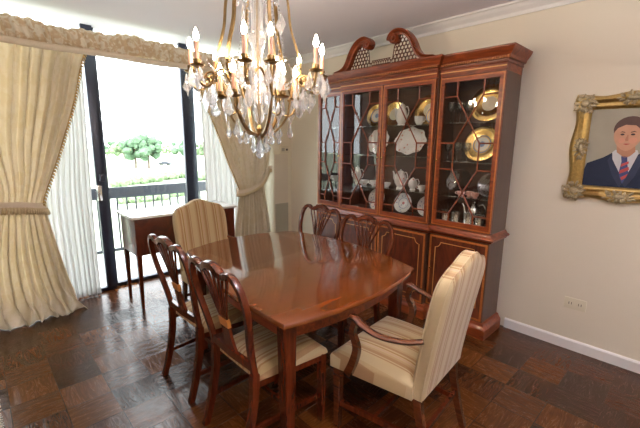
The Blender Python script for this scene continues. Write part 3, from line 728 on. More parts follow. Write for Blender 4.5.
def yb(z): return -.205 - max(0, z - .45) * .20          # raked back line
def make_side_chair(name, label, loc, rz, group):
    T = thing(name, label, 'chair', loc, (0, 0, rz), group)
    W = MT['mahog']
    cushion(.47, .38, -.19, .22, .405, .462, .02).build('seat', MT['stripeB'], T, smooth=50)
    m = MB()
    m.hexa([(-.232, .19, .375), (.232, .19, .375), (.232, .215, .375), (-.232, .215, .375)], [(-.232, .19, .404), (.232, .19, .404), (.232, .215, .404), (-.232, .215, .404)])
    for s in (1, -1): m.hexa([(s * .17, -.21, .375), (s * .19, -.21, .375), (s * .232, .19, .375), (s * .212, .19, .375)], [(s * .17, -.21, .404), (s * .19, -.21, .404), (s * .232, .19, .404), (s * .212, .19, .404)])
    m.build('seat_rail', W, T, smooth=0)
    for s in (1, -1):
        a, b = .019, .014; X, Y = s * .213, .197
        MB().hexa([(X - b, Y - b, 0), (X + b, Y - b, 0), (X + b, Y + b, 0), (X - b, Y + b, 0)], [(X - a, Y - a, .41), (X + a, Y - a, .41), (X + a, Y + a, .41), (X - a, Y + a, .41)]).build('leg', W, T, bevel=.002, segs=1)
        p = cr_path([(s * .185, -.285, 0), (s * .184, -.25, .12), (s * .184, -.215, .30), (s * .186, -.207, .45)], 5)
        MB().sweep(p, rect(.016, .019), up=Vector((0, 1, 0)), scale=[.85 + .15 * i / (len(p) - 1) for i in range(len(p))]).build('leg', W, T, smooth=60)
    # shield-shaped back frame: stiles loop over into the crest
    half = [(.186, .44), (.188, .52), (.205, .62), (.232, .72), (.243, .80), (.232, .88), (.198, .93), (.155, .942), (.115, .925), (.075, .928), (.04, .948), (0, .955)]
    pts = [(x, yb(z), z) for x, z in half] + [(-x, yb(z), z) for x, z in half[::-1][1:]]
    pts = cr_path(pts, 4); npt = len(pts)
    MB().sweep(pts, [(-.012, -.014), (.012, -.014), (.016, 0), (.012, .014), (-.012, .014), (-.016, 0)], up=Vector((0, 1, 0)), scale=[1.0 if abs(i / (npt - 1) - .5) > .1 else 1.25 for i in range(npt)]).build('back_frame', W, T, smooth=60)
    # fan of ribs
    m = MB()
    for k, (x0, x1) in enumerate(((-.030, -.098), (-.017, -.055), (0, 0), (.017, .055), (.030, .098))):
        zt = .932 if k != 2 else .95
        mid = (x0 * .9 + x1 * .15)
        m.tube(cr_path([(x0, yb(.675), .675), (x0 * 1.05 + (x1 - x0) * .12, yb(.76), .76), (x0 + (x1 - x0) * .5, yb(.86), .86), (x1, yb(zt), zt)], 4), .0065, 6, up=Vector((0, 1, 0)))
    for s in (1, -1):
        m.tube(cr_path([(s * .03, yb(.68), .68), (s * .075, yb(.80), .80), (s * .115, yb(.88), .88), (s * .125, yb(.925), .925)], 4), .007, 6, up=Vector((0, 1, 0)))
    m.build('splat_ribs', W, T, smooth=60)
    def slab(w0, z0, w1, z1, t=.008, n=6, g=None):
        mm = MB(); L = []
        for i in range(n + 1):
            q = i / n; z = z0 + (z1 - z0) * q; ww = w0 + (w1 - w0) * (g(q) if g else q)
            L.append([(-ww, yb(z) - t, z), (ww, yb(z) - t, z), (ww, yb(z) + t, z), (-ww, yb(z) + t, z)])
        vs = [v for l_ in L for v in l_]; fs = [(0, 1, 2, 3), tuple(n * 4 + i for i in range(4))]
        for i in range(n):
            for q in range(4): fs.append((i * 4 + q, i * 4 + (q + 1) % 4, i * 4 + 4 + (q + 1) % 4, i * 4 + 4 + q))
        return mm.add(vs, fs)
    bl = slab(.038, .635, .040, .68, .0095).build('splat_inlay', MT['block'], T, smooth=0); bl['label'] = 'pale satinwood block'
    slab(.068, .455, .036, .636, .007, 8, lambda q: math.sin(q * PI / 2) ** .7).build('splat_base', W, T, smooth=60)
    m = MB(); m.sweep([(-.186, yb(.50), .49), (0, yb(.5) - .008, .49), (.186, yb(.5), .49)], rect(.010, .020), up=Vector((0, 0, 1))); m.build('lower_rail', W, T, smooth=50)
    m = MB()
    for s in (1, -1): m.sweep([(s * .184, -.225, .16), (s * .213, .197, .16)], rect(.008, .012))
    m.sweep([(-.2, .0, .16), (.2, .0, .16)], rect(.008, .012))
    m.build('stretcher', W, T, smooth=0)
    return T
G = 'dining chairs along the table sides'
c1 = make_side_chair('dining_chair', 'mahogany shield-back dining chair with striped seat, nearest the camera on the left side', (1.045, 1.495, 0), -PI / 2, G)
dup(c1, (1.055, 2.09, 0), (0, 0, -PI / 2 + .03), 'mahogany shield-back dining chair on the left side, nearer the window')
dup(c1, (1.915, 2.315, 0), (0, 0, PI / 2), 'shield-back dining chair against the cabinet side, nearer the window corner')
dup(c1, (1.845, 1.73, 0), (0, 0, PI / 2), 'shield-back dining chair between table and the middle of the china cabinet')

def make_armchair(name, label, loc, rz, group):
    T = thing(name, label, 'chair', loc, (0, 0, rz), group)
    W = MT['armw']; F = MT['stripeA']
    cushion(.56, .49, -.20, .245, .365, .462, .03, .022, 17, 15).build('seat', F, T, smooth=50)
    # upholstered back with serpentine top
    topz = [(-.25, .80), (-.248, .87), (-.232, .925), (-.20, .957), (-.16, .968), (-.12, .970), (-.08, .985), (-.04, 1.0), (0, 1.005)]
    out = []
    L = [(-.226, .365), (-.228, .48), (-.233, .62), (-.238, .74), (-.240, .84), (-.234, .905), (-.214, .950), (-.186, .973), (-.155, .984), (-.12, .993), (-.085, 1.008), (-.045, 1.026), (0, 1.034)]
    pts = [Vector((x, 0, z)) for x, z in L]; pts = pts + [Vector((-p.x, 0, p.z)) for p in pts[::-1][1:]]
    pts = cr_path(pts, 3)
    def by(z): return -.215 - (max(0, z - .40) ** 1.15) * .17
    n = len(pts); cxz = Vector((0, 0, .68))
    m = MB(); rings = []
    for k, off in ((.0, -.042), (.80, -.040), (.93, -.036), (.975, -.029), (1.0, -.014), (1.0, .014), (.978, .028), (.93, .036), (.8, .040), (.0, .042)):
        r = []
        for p in pts:
            q = cxz + (p - cxz) * k if k > 0 else Vector((p.x * .0, 0, p.z * 0 + .68))
            if k == 0: q = Vector((p.x * .35, 0, .68 + (p.z - .68) * .35))
            r.append((q.x, by(q.z) + off, q.z))
        rings.append(r)
    m.grid([[rings[i][j] for i in range(10)] for j in range(n)])
    # bottom + centre caps
    m.add([rings[i][0] for i in range(10)] + [rings[i][n - 1] for i in range(10)], [(i, i + 1, 11 + i, 10 + i) for i in range(9)])
    m.add(rings[0], [tuple(range(n))]); m.add(rings[9], [tuple(range(n))])
    m.build('backrest', F, T, smooth=50)
    pi = MB()
    for k, off in ((.992, -.022), (.992, .022)):
        pi.tube([(cxz + (p - cxz) * k).xyz + Vector((0, by((cxz + (p - cxz) * k).z) + off, 0)) for p in pts], .0045, 6, up=Vector((0, 1, 0)))
    pi.build('piping', MT['stripeA'], T)
    for s in (1, -1):
        a, b = .021, .016; X, Y = s * .245, .215
        MB().hexa([(X - b, Y - b, 0), (X + b, Y - b, 0), (X + b, Y + b, 0), (X - b, Y + b, 0)], [(X - a, Y - a, .366), (X + a, Y - a, .366), (X + a, Y + a, .366), (X - a, Y + a, .366)]).build('leg', W, T, bevel=.002, segs=1)
        p = cr_path([(s * .20, -.30, 0), (s * .20, -.26, .13), (s * .205, -.225, .28), (s * .208, -.215, .366)], 5)
        MB().sweep(p, rect(.017, .019), up=Vector((0, 1, 0)), scale=[.8 + .2 * i / (len(p) - 1) for i in range(len(p))]).build('leg', W, T, smooth=60)
        arm = cr_path([(s * .235, -.235, .665), (s * .262, -.16, .645), (s * .285, -.05, .640), (s * .290, .04, .660), (s * .283, .09, .682), (s * .278, .115, .682)], 6)
        MB().sweep(arm, [(-.017, -.008), (0, -.013), (.017, -.008), (.021, .004), (.012, .012), (-.012, .012), (-.021, .004)], scale=[(.8 + .3 * i / (len(arm) - 1)) for i in range(len(arm))]).build('arm', W, T, smooth=60)
        sup = cr_path([(s * .280, .09, .672), (s * .283, .105, .61), (s * .290, .075, .54), (s * .294, .085, .47), (s * .290, .12, .385)], 5)
        MB().sweep(sup, rect(.013, .014), up=Vector((0, 1, 0)), scale=[.9 + .5 * i / (len(sup) - 1) for i in range(len(sup))]).build('arm_support', W, T, smooth=60)
    m = MB()
    for s in (1, -1): m.sweep([(s * .203, -.25, .15), (s * .245, .215, .15)], rect(.009, .013))
    m.sweep([(-.224, .0, .15), (.224, .0, .15)], rect(.009, .013)); m.sweep([(-.2, -.245, .19), (.2, -.245, .19)], rect(.009, .012))
    m.build('stretcher', MT['mahog'], T, smooth=0)
    return T
GA = 'striped armchairs at the table ends'
a1 = make_armchair('armchair', 'cream and gold striped armchair in the foreground at the near table end', (1.540, .996, 0), .10, GA)
dup(a1, (1.44, 2.755, 0), (0, 0, PI + .04), 'striped armchair at the far table end, in front of the marble-topped desk', (1, 1, .975))

# ------------------------------------------------------------------ marble-topped desk by the window
dk = thing('console_desk', 'brown wooden desk with pale marble top on slim legs before the window', 'desk', (1.0, 3.37, 0))
DX, DY = .96, .40
MB().box(-.045, DX + .03, -.02, DY + .03, .835, .857).build('desk_top', MT['marble'], dk, bevel=.004)
MB().box(-.02, DX, .0, DY + .0, .50, .834).build('body', MT['crotch'], dk, bevel=.003)
for X, Y in ((.0, .02), (DX - .02, .02), (.0, DY - .02), (DX - .02, DY - .02)):
    a, b = .022, .012
    MB().hexa([(X - b, Y - b, 0), (X + b, Y - b, 0), (X + b, Y + b, 0), (X - b, Y + b, 0)], [(X - a, Y - a, .50), (X + a, Y - a, .50), (X + a, Y + a, .50), (X - a, Y + a, .50)]).build('leg', MT['mahog'], dk, bevel=.002, segs=1)

# ------------------------------------------------------------------ curtains and valance
def drape(name, label, XL_, XR_, Yc, zs, folds, amp, mat, cat='curtain', puddle=None, seed=1, nx=220, nz=90, phase=0, group=None):
    """XL_, XR_: tables z->x; amp: table z->fold depth"""
    rnd = random.Random(seed); ph = [rnd.uniform(-.7, .7) for _ in range(8)]
    P = []
    for i in range(nx + 1):
        u = i / nx; col_ = []
        for j in range(nz + 1):
            z = zs[0] + (zs[1] - zs[0]) * j / nz
            xl, xr = sm(XL_, z), sm(XR_, z)
            uu = u + .012 * math.sin(9 * u + ph[0]) + .006 * math.sin(23 * u + z * 1.5 + ph[1])
            a = interp(amp, z)
            y = Yc(z) if callable(Yc) else Yc
            fold = math.sin(2 * PI * folds * uu + phase) + .35 * math.sin(2 * PI * folds * 2.3 * uu + ph[2] + z)
            x = xl + (xr - xl) * u + .25 * a * math.cos(2 * PI * folds * uu + phase)
            y = y - a * fold
            if puddle: x, y, z = puddle(x, y, z, u)
            col_.append((x, y, z))
        P.append(col_)
    T = thing(name, label, cat, (0, 0, 0), group=group)
    MB().grid(P).build('fabric_panel', mat, T, smooth=180, solid=.003)
    return T, P
# left drape
LXL = [(0, -.28), (.5, -.20), (.98, -.02), (1.1, -.02), (1.5, -.20), (2.25, -.26)]
LXR = [(0, .60), (.25, .53), (.6, .47), (.90, .425), (.98, .41), (1.08, .44), (1.30, .53), (1.55, .62), (1.85, .72), (2.05, .77), (2.25, .83)]
def pud(x, y, z, u):
    if z < .22:
        t = (.22 - z) / .22
        y -= t ** 1.4 * (.20 - .09 * u) * (1 + .22 * math.sin(47 * u) + .12 * math.sin(103 * u + 1)) + .018 * t * math.sin(z * 75 + 9 * math.sin(31 * u))
        x += .03 * t * math.sin(53 * u + z * 20)
        z = .0025 + z * .985
    return x, y, z
LT, LP = drape('drape', 'full-length cream damask drape tied back at the left of the window', LXL, LXR, lambda z: 3.86 - .03 * math.exp(-((z - 1) / .25) ** 2), (0, 2.27), 11, [(0, .035), (.3, .032), (.85, .018), (.98, .010), (1.1, .013), (1.5, .026), (2.27, .030)], MT['drape'], puddle=pud, seed=3)
# right drape
RXL = [(0, 2.20), (.4, 2.235), (.80, 2.31), (.93, 2.33), (1.02, 2.30), (1.25, 2.20), (1.55, 2.09), (1.95, 1.93), (2.15, 1.86), (2.27, 1.82)]
RXR = [(0, 2.80), (.4, 2.79), (.93, 2.70), (1.05, 2.70), (1.2, 2.76), (1.5, 2.80), (2.27, 2.81)]
RT, RP = drape('drape', 'full-length cream damask drape swept right and tied back beside the corner pier', RXL, RXR, lambda z: 3.875, (0.01, 2.27), 9, [(0, .030), (.4, .028), (.85, .018), (1.05, .012), (1.5, .022), (2.27, .026)], MT['drape'], seed=5)
def trim_edge(T, P, idx, z_lo, r=.010):
    pts = [Vector(p) for p in P[idx]]; pts = [p for p in pts if p.z > z_lo]
    m = MB(); L = 0; prev = pts[0]; sg = 1 if idx else -1
    for p in pts:
        if (p - prev).length > .020 or p is pts[0]:
            prev = p
            m.lathe([(0, -.012), (.006, -.010), (.010, -.002), (.006, .006), (0, .010)], 6, (p.x + sg * .006, p.y - .012, p.z - .01))
            m.lathe([(0, -.022), (.004, -.02), (.004, -.01), (0, -.008)], 5, (p.x + sg * .012, p.y - .012, p.z - .008))
    m.tube([p + Vector((0, -.008, 0)) for p in pts[::2]], .005, 5)
    m.build('bead_fringe', MT['fringe'], T)
trim_edge(LT, LP, -1, .98); trim_edge(RT, RP, 0, .93)
# tiebacks: ruffled bands
def tieback(label, pts, drop, mat2, T=None):
    B = thing('tieback', label, 'curtain tieback', (0, 0, 0), group='curtain tiebacks')
    path = cr_path(pts, 10); n = len(path)
    m = MB(); m.sweep(path, [(-.004, -.022), (.004, -.022), (.006, 0), (.004, .022), (-.004, .022), (-.006, 0)]); m.build('band', MT['band2'], B)
    P = []
    for i, p in enumerate(path):
        fine = 4
        for s in range(fine):
            q = p.lerp(path[min(i + 1, n - 1)], s / fine); a = (i * fine + s)
            t = (path[min(i + 1, n - 1)] - path[max(i - 1, 0)]).normalized(); nr = Vector((t.y, -t.x, 0)).normalized()
            if nr.y > 0: nr = -nr
            wv = .010 * math.sin(a * 1.1) * 1
            P.append([q + Vector((0, 0, -.018)) + nr * .002, q + nr * (.008 + wv * .6) + Vector((0, 0, -.018 - drop * .5)), q + nr * (.010 + wv) + Vector((0, 0, -.018 - drop + .004 * math.cos(a * 1.1)))])
    MB().grid(P).build('ruffle', mat2, B, solid=.003)
tieback('cream ruffled tieback around the left drape', [(-.10, 3.90, 1.03), (.0, 3.82, 1.015), (.15, 3.795, 1.0), (.30, 3.795, .985), (.40, 3.815, .965), (.44, 3.86, .96), (.42, 3.90, .97)], .06, MT['ruffle'])
tieback('cream ruffled tieback around the right drape, hooked up towards the pier', [(2.33, 3.91, .95), (2.295, 3.86, .93), (2.36, 3.82, .925), (2.48, 3.81, .955), (2.60, 3.815, 1.01), (2.70, 3.83, 1.10), (2.77, 3.86, 1.19), (2.80, 3.835, 1.20)], .045, MT['ruffle'])
# sheers
SL, _ = drape('sheer_curtain', 'white sheer curtain hanging behind the left drape', [(0, .42), (1.0, .40), (1.5, .48), (2.3, .52)], [(0, .795), (1.0, .80), (2.3, .84)], 3.99, (0.012, 2.30), 9, [(0, .022), (2.3, .014)], MT['sheer'], seed=8, nx=120, nz=30)
SR, _ = drape('sheer_curtain', 'white sheer curtain hanging behind the right drape', [(0, 1.97), (2.3, 1.93)], [(0, 2.70), (2.3, 2.70)], 3.985, (0.012, 2.30), 12, [(0, .020), (2.3, .014)], MT['sheer'], seed=9, nx=150, nz=30)
# valance: ruched brocade heading with band below
V = thing('valance', 'ruched cream and gold brocade valance across the top of the window', 'valance', (0, 0, 0))
P = []; nx = 420
rnd = random.Random(4)
for i in range(nx + 1):
    x = -.6 + 3.42 * i / nx; col_ = []
    ztop = 2.432 + .014 * math.sin(x * 5.3 + 1) + .008 * math.sin(x * 17) + .004 * math.sin(x * 41)
    for j in range(15):
        t = j / 14
        z = 2.272 + (ztop - 2.272) * t
        bul = .045 * math.sin(PI * min(1, t * 1.05)) ** .6
        rv = .012 * math.sin(x * 70 + 2 * math.sin(x * 9) + t * 2.5) + .008 * math.sin(x * 131 + t * 5)
        col_.append((x, 3.80 - bul - rv * (0.4 + math.sin(PI * t)), z + .004 * math.sin(x * 90 + t * 9)))
    P.append(col_)
MB().grid(P).build('ruched_heading', MT['valance'], V, smooth=180, solid=.004)
P = []
for i in range(nx + 1):
    x = -.6 + 3.42 * i / nx
    z0 = 2.225 + .004 * math.sin(x * 8)
    P.append([(x, 3.795 - .006 * math.sin(x * 55), z0), (x, 3.782 - .006 * math.sin(x * 55), z0 + .02), (x, 3.786, z0 + .05)])
MB().grid(P).build('valance_band', MT['band2'], V, smooth=180, solid=.006)
MB().box(-.62, 2.82, 3.80, 3.84, 2.29, 2.40).build('mounting_board', MT['trim'], V, smooth=0)

# ------------------------------------------------------------------ chandelier
CX, CY = 1.16, 1.70
ch = thing('chandelier', 'brass chandelier with lit candle bulbs and hanging cut crystals above the table', 'chandelier', (CX, CY, 0))
VA = math.atan2(CY, CX)             # azimuth away from the camera
def pol(a, r, z): return Vector((math.cos(VA + a) * r, math.sin(VA + a) * r, z))
BR, BD = MT['brass'], MT['brassd']
# ceiling canopy, rod with crystal column
MB().lathe([(0, 2.54), (.075, 2.54), (.07, 2.515), (.03, 2.49), (.012, 2.475), (0, 2.475)], 20).build('canopy', BR, ch)
MB().lathe([(0, 1.56), (.007, 1.56), (.007, 2.48), (0, 2.48)], 10).build('rod', BR, ch)
colm = MB()
colm.lathe([(.008, 2.36), (.03, 2.34), (.050, 2.30), (.034, 2.26), (.018, 2.24), (.028, 2.22), (.030, 2.07), (.044, 2.05), (.048, 2.02), (.032, 1.99), (.022, 1.94), (.040, 1.90), (.062, 1.84), (.064, 1.79), (.040, 1.73), (.018, 1.69), (.032, 1.66), (.024, 1.62), (.008, 1.60)], 10)
colm.build('crystal_column', MT['crystal'], ch, smooth=20)
MB().lathe([(0, 1.51), (.012, 1.517), (.024, 1.535), (.030, 1.55), (.012, 1.56), (.018, 1.577), (.008, 1.595), (0, 1.595)], 16).build('bottom_finial', BR, ch)
# lyre frame bars: top -> waist -> out -> under to the bottom
bars = [0.35 + k * PI / 3 for k in range(6)]
for a in bars:
    pts = [pol(a, .02, 2.47), pol(a, .075, 2.42), pol(a, .130, 2.32), pol(a, .158, 2.20), pol(a, .172, 2.08), pol(a, .205, 1.97), pol(a, .222, 1.87), pol(a, .180, 1.79), pol(a, .165, 1.71), pol(a, .150, 1.64), pol(a, .09, 1.565), pol(a, .015, 1.54)]
    p = cr_path(pts, 5); n = len(p)
    MB().sweep(p, [(-.008, -.0055), (.008, -.0055), (.008, .0055), (-.008, .0055)], up=Vector((0, 0, 1))).build('frame_bar', BR, ch, smooth=50)
# candle arms  (angle relative to straight away from camera; PI = towards camera)
cands = [PI - .17, PI + .17, PI - .98, PI + .98, PI - 1.50, PI + 1.50, .80, -.80, .30, -.34]
lower = [PI - .62, PI + .62, .0, 1.9, -1.9]
crys = []
def drop_mesh(h_, w_, flat=.45):
    m = MB(); n = 6
    prof = [(0, 0), (w_ * .25, -h_ * .10), (w_ * .5, -h_ * .42), (w_, -h_ * .70), (w_ * .72, -h_ * .88), (0, -h_)]
    m.lathe(prof, n); m.v = [(x, y * flat, z) for x, y, z in m.v]
    o = m.build('crystal_drop', MT['crystal'], ch, smooth=0); return o
big = drop_mesh(.095, .028); mid = drop_mesh(.068, .019, .6); star = None
used = [False, False]
def hang(kind, pos, az):
    src = (big, mid)[kind]
    if not used[kind]: used[kind] = True; o = src
    else: o = src.copy(); C.objects.link(o)
    o.parent = ch; o.location = pos; o.rotation_euler = (0, 0, az)
def candle(a, r, zc, arm_from, nd=3):
    base = pol(a, r, zc)
    m = MB()
    m.lathe([(0, -.004), (.010, -.002), (.030, .004), (.034, .010), (.030, .008), (.010, .004), (.010, .010), (.017, .018), (.017, .034), (.012, .036), (0, .036)], 14, base)
    o = m.build('bobeche', BD, ch)
    MB().lathe([(0, 0), (.0105, 0), (.0105, .078), (.006, .082), (0, .082)], 12, base + Vector((0, 0, .034))).build('candle_sleeve', MT['candle'], o)
    MB().lathe([(0, 0), (.007, .002), (.0125, .014), (.0130, .024), (.009, .038), (.004, .050), (.0, .058)], 12, base + Vector((0, 0, .114))).build('bulb', MT['bulb'], o)
    for k in range(nd):
        t = 2 * PI * k / nd + .4 + a
        hang(0 if k != 1 else 1, (base.x + .030 * math.cos(t), base.y + .030 * math.sin(t), base.z + .002), t)
for a in cands:
    zc = 1.845; r = .335
    b0 = min(bars, key=lambda q: abs(math.atan2(math.sin(q - a), math.cos(q - a))))
    bd = math.atan2(math.sin(a - b0), math.cos(a - b0))
    s = b0
    pts = [pol(s, .155, 1.72), pol(s + bd * .2, .185, 1.75), pol(s + bd * .4, .205, 1.82), pol(s + bd * .6, .23, 1.845), pol(s + bd * .8, .255, 1.82), pol(s + bd * .9, .275, 1.775), pol(a, .305, 1.765), pol(a, .328, 1.79), pol(a, r, zc)]
    MB().tube(cr_path(pts, 4), .0064, 6).build('arm', BR, ch)
    sc_ = [pol(a, .265 + .038 * (1 - t / 13) * math.cos(t * .75), 1.80 + .038 * (1 - t / 13) * math.sin(t * .75)) for t in range(13)]
    MB().tube(sc_, .0055, 5).build('scroll', BR, ch)
    candle(a, r, zc, s)
for a in lower:
    MB().tube(cr_path([pol(a, .12, 1.66), pol(a, .16, 1.64), pol(a, .195, 1.67), pol(a, .20, 1.72)], 4), .0048, 6).build('arm', BR, ch)
    candle(a, .20, 1.72, a, 2)
# garlands and central drops
for a in bars:
    hang(0, pol(a, .165, 1.620), a); hang(1, pol(a, .105, 1.560), a); hang(0, pol(a + .5, .24, 1.760), a)
    hang(1, pol(a, .10, 2.250), a); hang(1, pol(a + .5, .135, 1.940), a); hang(0, pol(a + .5, .09, 1.880), a); hang(1, pol(a + .25, .30, 1.770), a); hang(1, pol(a - .25, .27, 1.740), a)
hang(0, (0, 0, 1.51), 0); hang(0, pol(1.2, .035, 1.540), .5); hang(0, pol(-1.2, .035, 1.540), -.5); hang(0, pol(PI, .035, 1.540), -.5)
kite = MB(); kite.add([(0, 0, 0), (.020, 0, -.035), (0, 0, -.115), (-.020, 0, -.035), (0, .007, -.045), (0, -.007, -.045), (.032, 0, -.062), (-.032, 0, -.062)], [(0, 1, 4), (1, 6, 4), (6, 2, 4), (2, 7, 4), (7, 3, 4), (3, 0, 4), (1, 0, 5), (6, 1, 5), (2, 6, 5), (7, 2, 5), (3, 7, 5), (0, 3, 5)])
kp = kite.build('crystal_pendant', MT['crystal'], ch, smooth=0); kp.location = pol(cands[0], .27, 1.77); kp.rotation_euler = (0, 0, .4)
for r_, z_, off, lst in ((.27, 1.77, 0, cands[1:]), (.355, 1.838, .09, cands), (.17, 1.71, .26, bars), (.20, 1.90, .26, bars), (.12, 2.16, .1, bars)):
    for q, a in enumerate(lst):
        o = kp.copy(); C.objects.link(o); o.parent = ch; o.location = pol(a + off, r_, z_); o.rotation_euler = (0, 0, a * 2.3 + q)
# bead strings: one countless mesh of small beads
m = MB()
def beads(p0, p1, sag, n, r=.005):
    for k in range(n + 1):
        t = k / n; p = Vector(p0).lerp(Vector(p1), t); p.z -= sag * 4 * t * (1 - t)
        m.lathe([(0, -r), (r, 0), (0, r)], 5, p)
for k, a in enumerate(bars):
    b = bars[(k + 1) % 6]
    beads(pol(a, .10, 2.270), pol(b + (2 * PI if b < a else 0), .10, 2.270), .05, 12)
    beads(pol(a, .095, 2.350), pol(a + .5, .15, 1.920), .0, 22); beads(pol(a, .16, 1.900), pol(a, .35, 1.860), .06, 16)
    beads(pol(a, .185, 1.840), pol(b + (2 * PI if b < a else 0), .185, 1.840), .05, 16)
sb = m.build('bead_string', MT['crystal'], ch, smooth=0); sb['kind'] = 'stuff'

# ------------------------------------------------------------------ framed portrait on the right wall
FX = XR
pc = thing('framed_portrait', 'oil portrait of a man in dark suit in an ornate gilded frame', 'painting', (FX, 0, 0))
y1_, y0_, z0_, z1_ = .692, .075, 1.140, 1.838      # outer
fw = .095
def fprof(t):  # depth from wall by distance from outer edge
    return interp([(0, .018), (.012, .040), (.03, .046), (.055, .024), (.075, .030), (.088, .022), (.095, .012)], t)
m = MB(); K = [0, .004, .012, .022, .03, .042, .055, .066, .075, .082, .088, .095]
rings = []
def rectring(ins, ns=30):
    a0, a1, b0, b1 = y0_ + ins, y1_ - ins, z0_ + ins, z1_ - ins; pts = []
    for i in range(ns): pts.append((a0 + (a1 - a0) * i / ns, b0))
    for i in range(ns): pts.append((a1, b0 + (b1 - b0) * i / ns))
    for i in range(ns): pts.append((a1 - (a1 - a0) * i / ns, b1))
    for i in range(ns): pts.append((a0, b1 - (b1 - b0) * i / ns))
    return pts
def wav(y, z, ins):
    """scalloped outer edge: swells at corners and centres"""
    u = (y - y0_) / (y1_ - y0_) * 2 - 1; v = (z - z0_) / (z1_ - z0_) * 2 - 1
    s = min(abs(u), abs(v)) if False else (v if abs(u) > abs(v) else u)
    return .010 * math.cos(s * PI * 2) * max(0, 1 - ins / .05)
P = []
base = rectring(0)
for k in [-1] + K:
    ins = max(k, 0); R_ = rectring(ins); r = []
    for y, z in R_:
        d = wav(y, z, ins); cyy, czz = (y0_ + y1_) / 2, (z0_ + z1_) / 2
        r.append((0 if k < 0 else -fprof(ins) , y + d * (1 if y > cyy else -1) * (1 if abs(y - cyy) / (y1_ - y0_) > abs(z - czz) / (z1_ - z0_) else 0), z + d * (1 if z > czz else -1) * (0 if abs(y - cyy) / (y1_ - y0_) > abs(z - czz) / (z1_ - z0_) else 1)))
    P.append(r)
m.grid([[P[i][j % len(base)] for i in range(len(P))] for j in range(len(base) + 1)])
m.build('frame', MT['gilt'], pc, smooth=60)
# carved ornaments at corners and mid sides
m = MB(); rnd = random.Random(2)
def leafblob(y, z, x, ry, rz_, rx, rot):
    n1, n2 = 8, 5; vs = []; 
    pr = [(math.sin(PI * i / n2), math.cos(PI * i / n2)) for i in range(n2 + 1)]
    mm = MB(); mm.lathe(pr, n1)
    for a_, b_, c_ in mm.v:
        yy, zz = a_ * ry, b_ * rz_
        vs.append((-x - c_ * rx, y + yy * math.cos(rot) - zz * math.sin(rot), z + yy * math.sin(rot) + zz * math.cos(rot)))
    m.add(vs, mm.f)
def cluster(y, z, w_, h_, n):
    global m
    m = MB()
    leafblob(y, z, .040, w_ * .22, h_ * .22, .016, 0)
    for k in range(n):
        a = 2 * PI * k / n + rnd.uniform(-.15, .15); q = rnd.uniform(.55, 1.0)
        leafblob(y + w_ * .5 * q * math.cos(a), z + h_ * .5 * q * math.sin(a), .040, .018, .0085, .010, a)
    for k in range(n):
        a = rnd.uniform(0, 2 * PI); q = rnd.uniform(.2, .9)
        m.tube([(-.044, y + w_ * .5 * q * math.cos(a) + .010 * math.cos(t), z + h_ * .5 * q * math.sin(a) + .010 * math.sin(t)) for t in [x * .7 for x in range(8)]], .0028, 5, up=Vector((1, 0, 0)))
    m.build('carved_ornament', MT['giltd'], pc, smooth=60)
mz, my = (z0_ + z1_) / 2, (y0_ + y1_) / 2
for yy in (y0_ + .055, y1_ - .055):
    for zz in (z0_ + .055, z1_ - .055): cluster(yy, zz, .125, .125, 26)
    cluster(yy + (.006 if yy < my else -.006), mz, .085, .15, 14)
for zz in (z0_ + .042, z1_ - .042): cluster(my, zz + (.008 if zz > mz else -.008), .17, .08, 15)
# canvas and the painted figure (flat paint)
PY0, PY1, PZ0, PZ1 = y0_ + fw, y1_ - fw, z0_ + fw, z1_ - fw
pbg = pbsdf('portrait_background', (0.30, 0.27, 0.20), 0.5, var=.2, bscale=6)
MB().box(-.010, -.002, PY0 - .004, PY1 + .004, PZ0 - .004, PZ1 + .004).build('canvas', pbg, pc, smooth=0)
def paint(name, polys, colr, lay):
    m = MB()
    for q, pl in enumerate(polys): m.prism([(PY1 - (u - .055) * (PY1 - PY0) if 0 < u < 1 else PY1 - u * (PY1 - PY0), PZ1 - v * (PZ1 - PZ0)) for u, v in pl], -.0102 - .0004 * lay, -.0101, 'x')
    mt_ = pbsdf('paint_' + name, colr, 0.6, var=.12, bscale=25, spec=0.15)
    return m.build(name, mt_, pc, smooth=0)
def ell(cu, cv, ru, rv, n=24, a0=0, a1=2 * PI): return [(cu + ru * math.cos(a0 + (a1 - a0) * i / (n if a1 - a0 >= 6.28 else n - 1)), cv + rv * math.sin(a0 + (a1 - a0) * i / (n if a1 - a0 >= 6.28 else n - 1))) for i in range(n)]
sk = (.50, .27, .17); hr = (.10, .06, .05)
paint('painted_suit', [[(0, 1), (0, .78), (.08, .70), (.28, .62), (.38, .56), (.50, .62), (.66, .60), (.72, .56), (.86, .64), (1, .70), (1, 1)]], (.022, .028, .050), 1)
paint('painted_shirt', [[(.385, .55), (.42, .52), (.68, .52), (.70, .56), (.64, .74), (.56, .94), (.50, .80), (.40, .64)]], (.52, .52, .52), 2)
paint('painted_neck', [[(.42, .44), (.64, .44), (.66, .54), (.60, .60), (.54, .62), (.44, .55)]], (.42, .21, .13), 3)
paint('painted_tie', [[(.50, .60), (.575, .60), (.585, .67), (.63, .86), (.56, .95), (.50, .82), (.515, .67)]], (.06, .07, .16), 3)
paint('painted_tie_stripes', [[(.515, .70), (.60, .66), (.605, .69), (.515, .735)], [(.51, .78), (.61, .73), (.62, .77), (.51, .825)], [(.53, .87), (.63, .81), (.63, .845), (.55, .905)]], (.42, .07, .06), 4)
paint('painted_hair', [ell(.56, .26, .20, .16)], hr, 4)
paint('painted_ear', [ell(.715, .35, .028, .05)], (.44, .20, .13), 5)
paint('painted_face', [[(.54 + .168 * math.cos(a) * (1 - .22 * max(0, math.sin(a)) ** 2), .33 + (.20 if math.sin(a) > 0 else .17) * math.sin(a)) for a in [k * PI / 20 for k in range(40)]]], sk, 5)
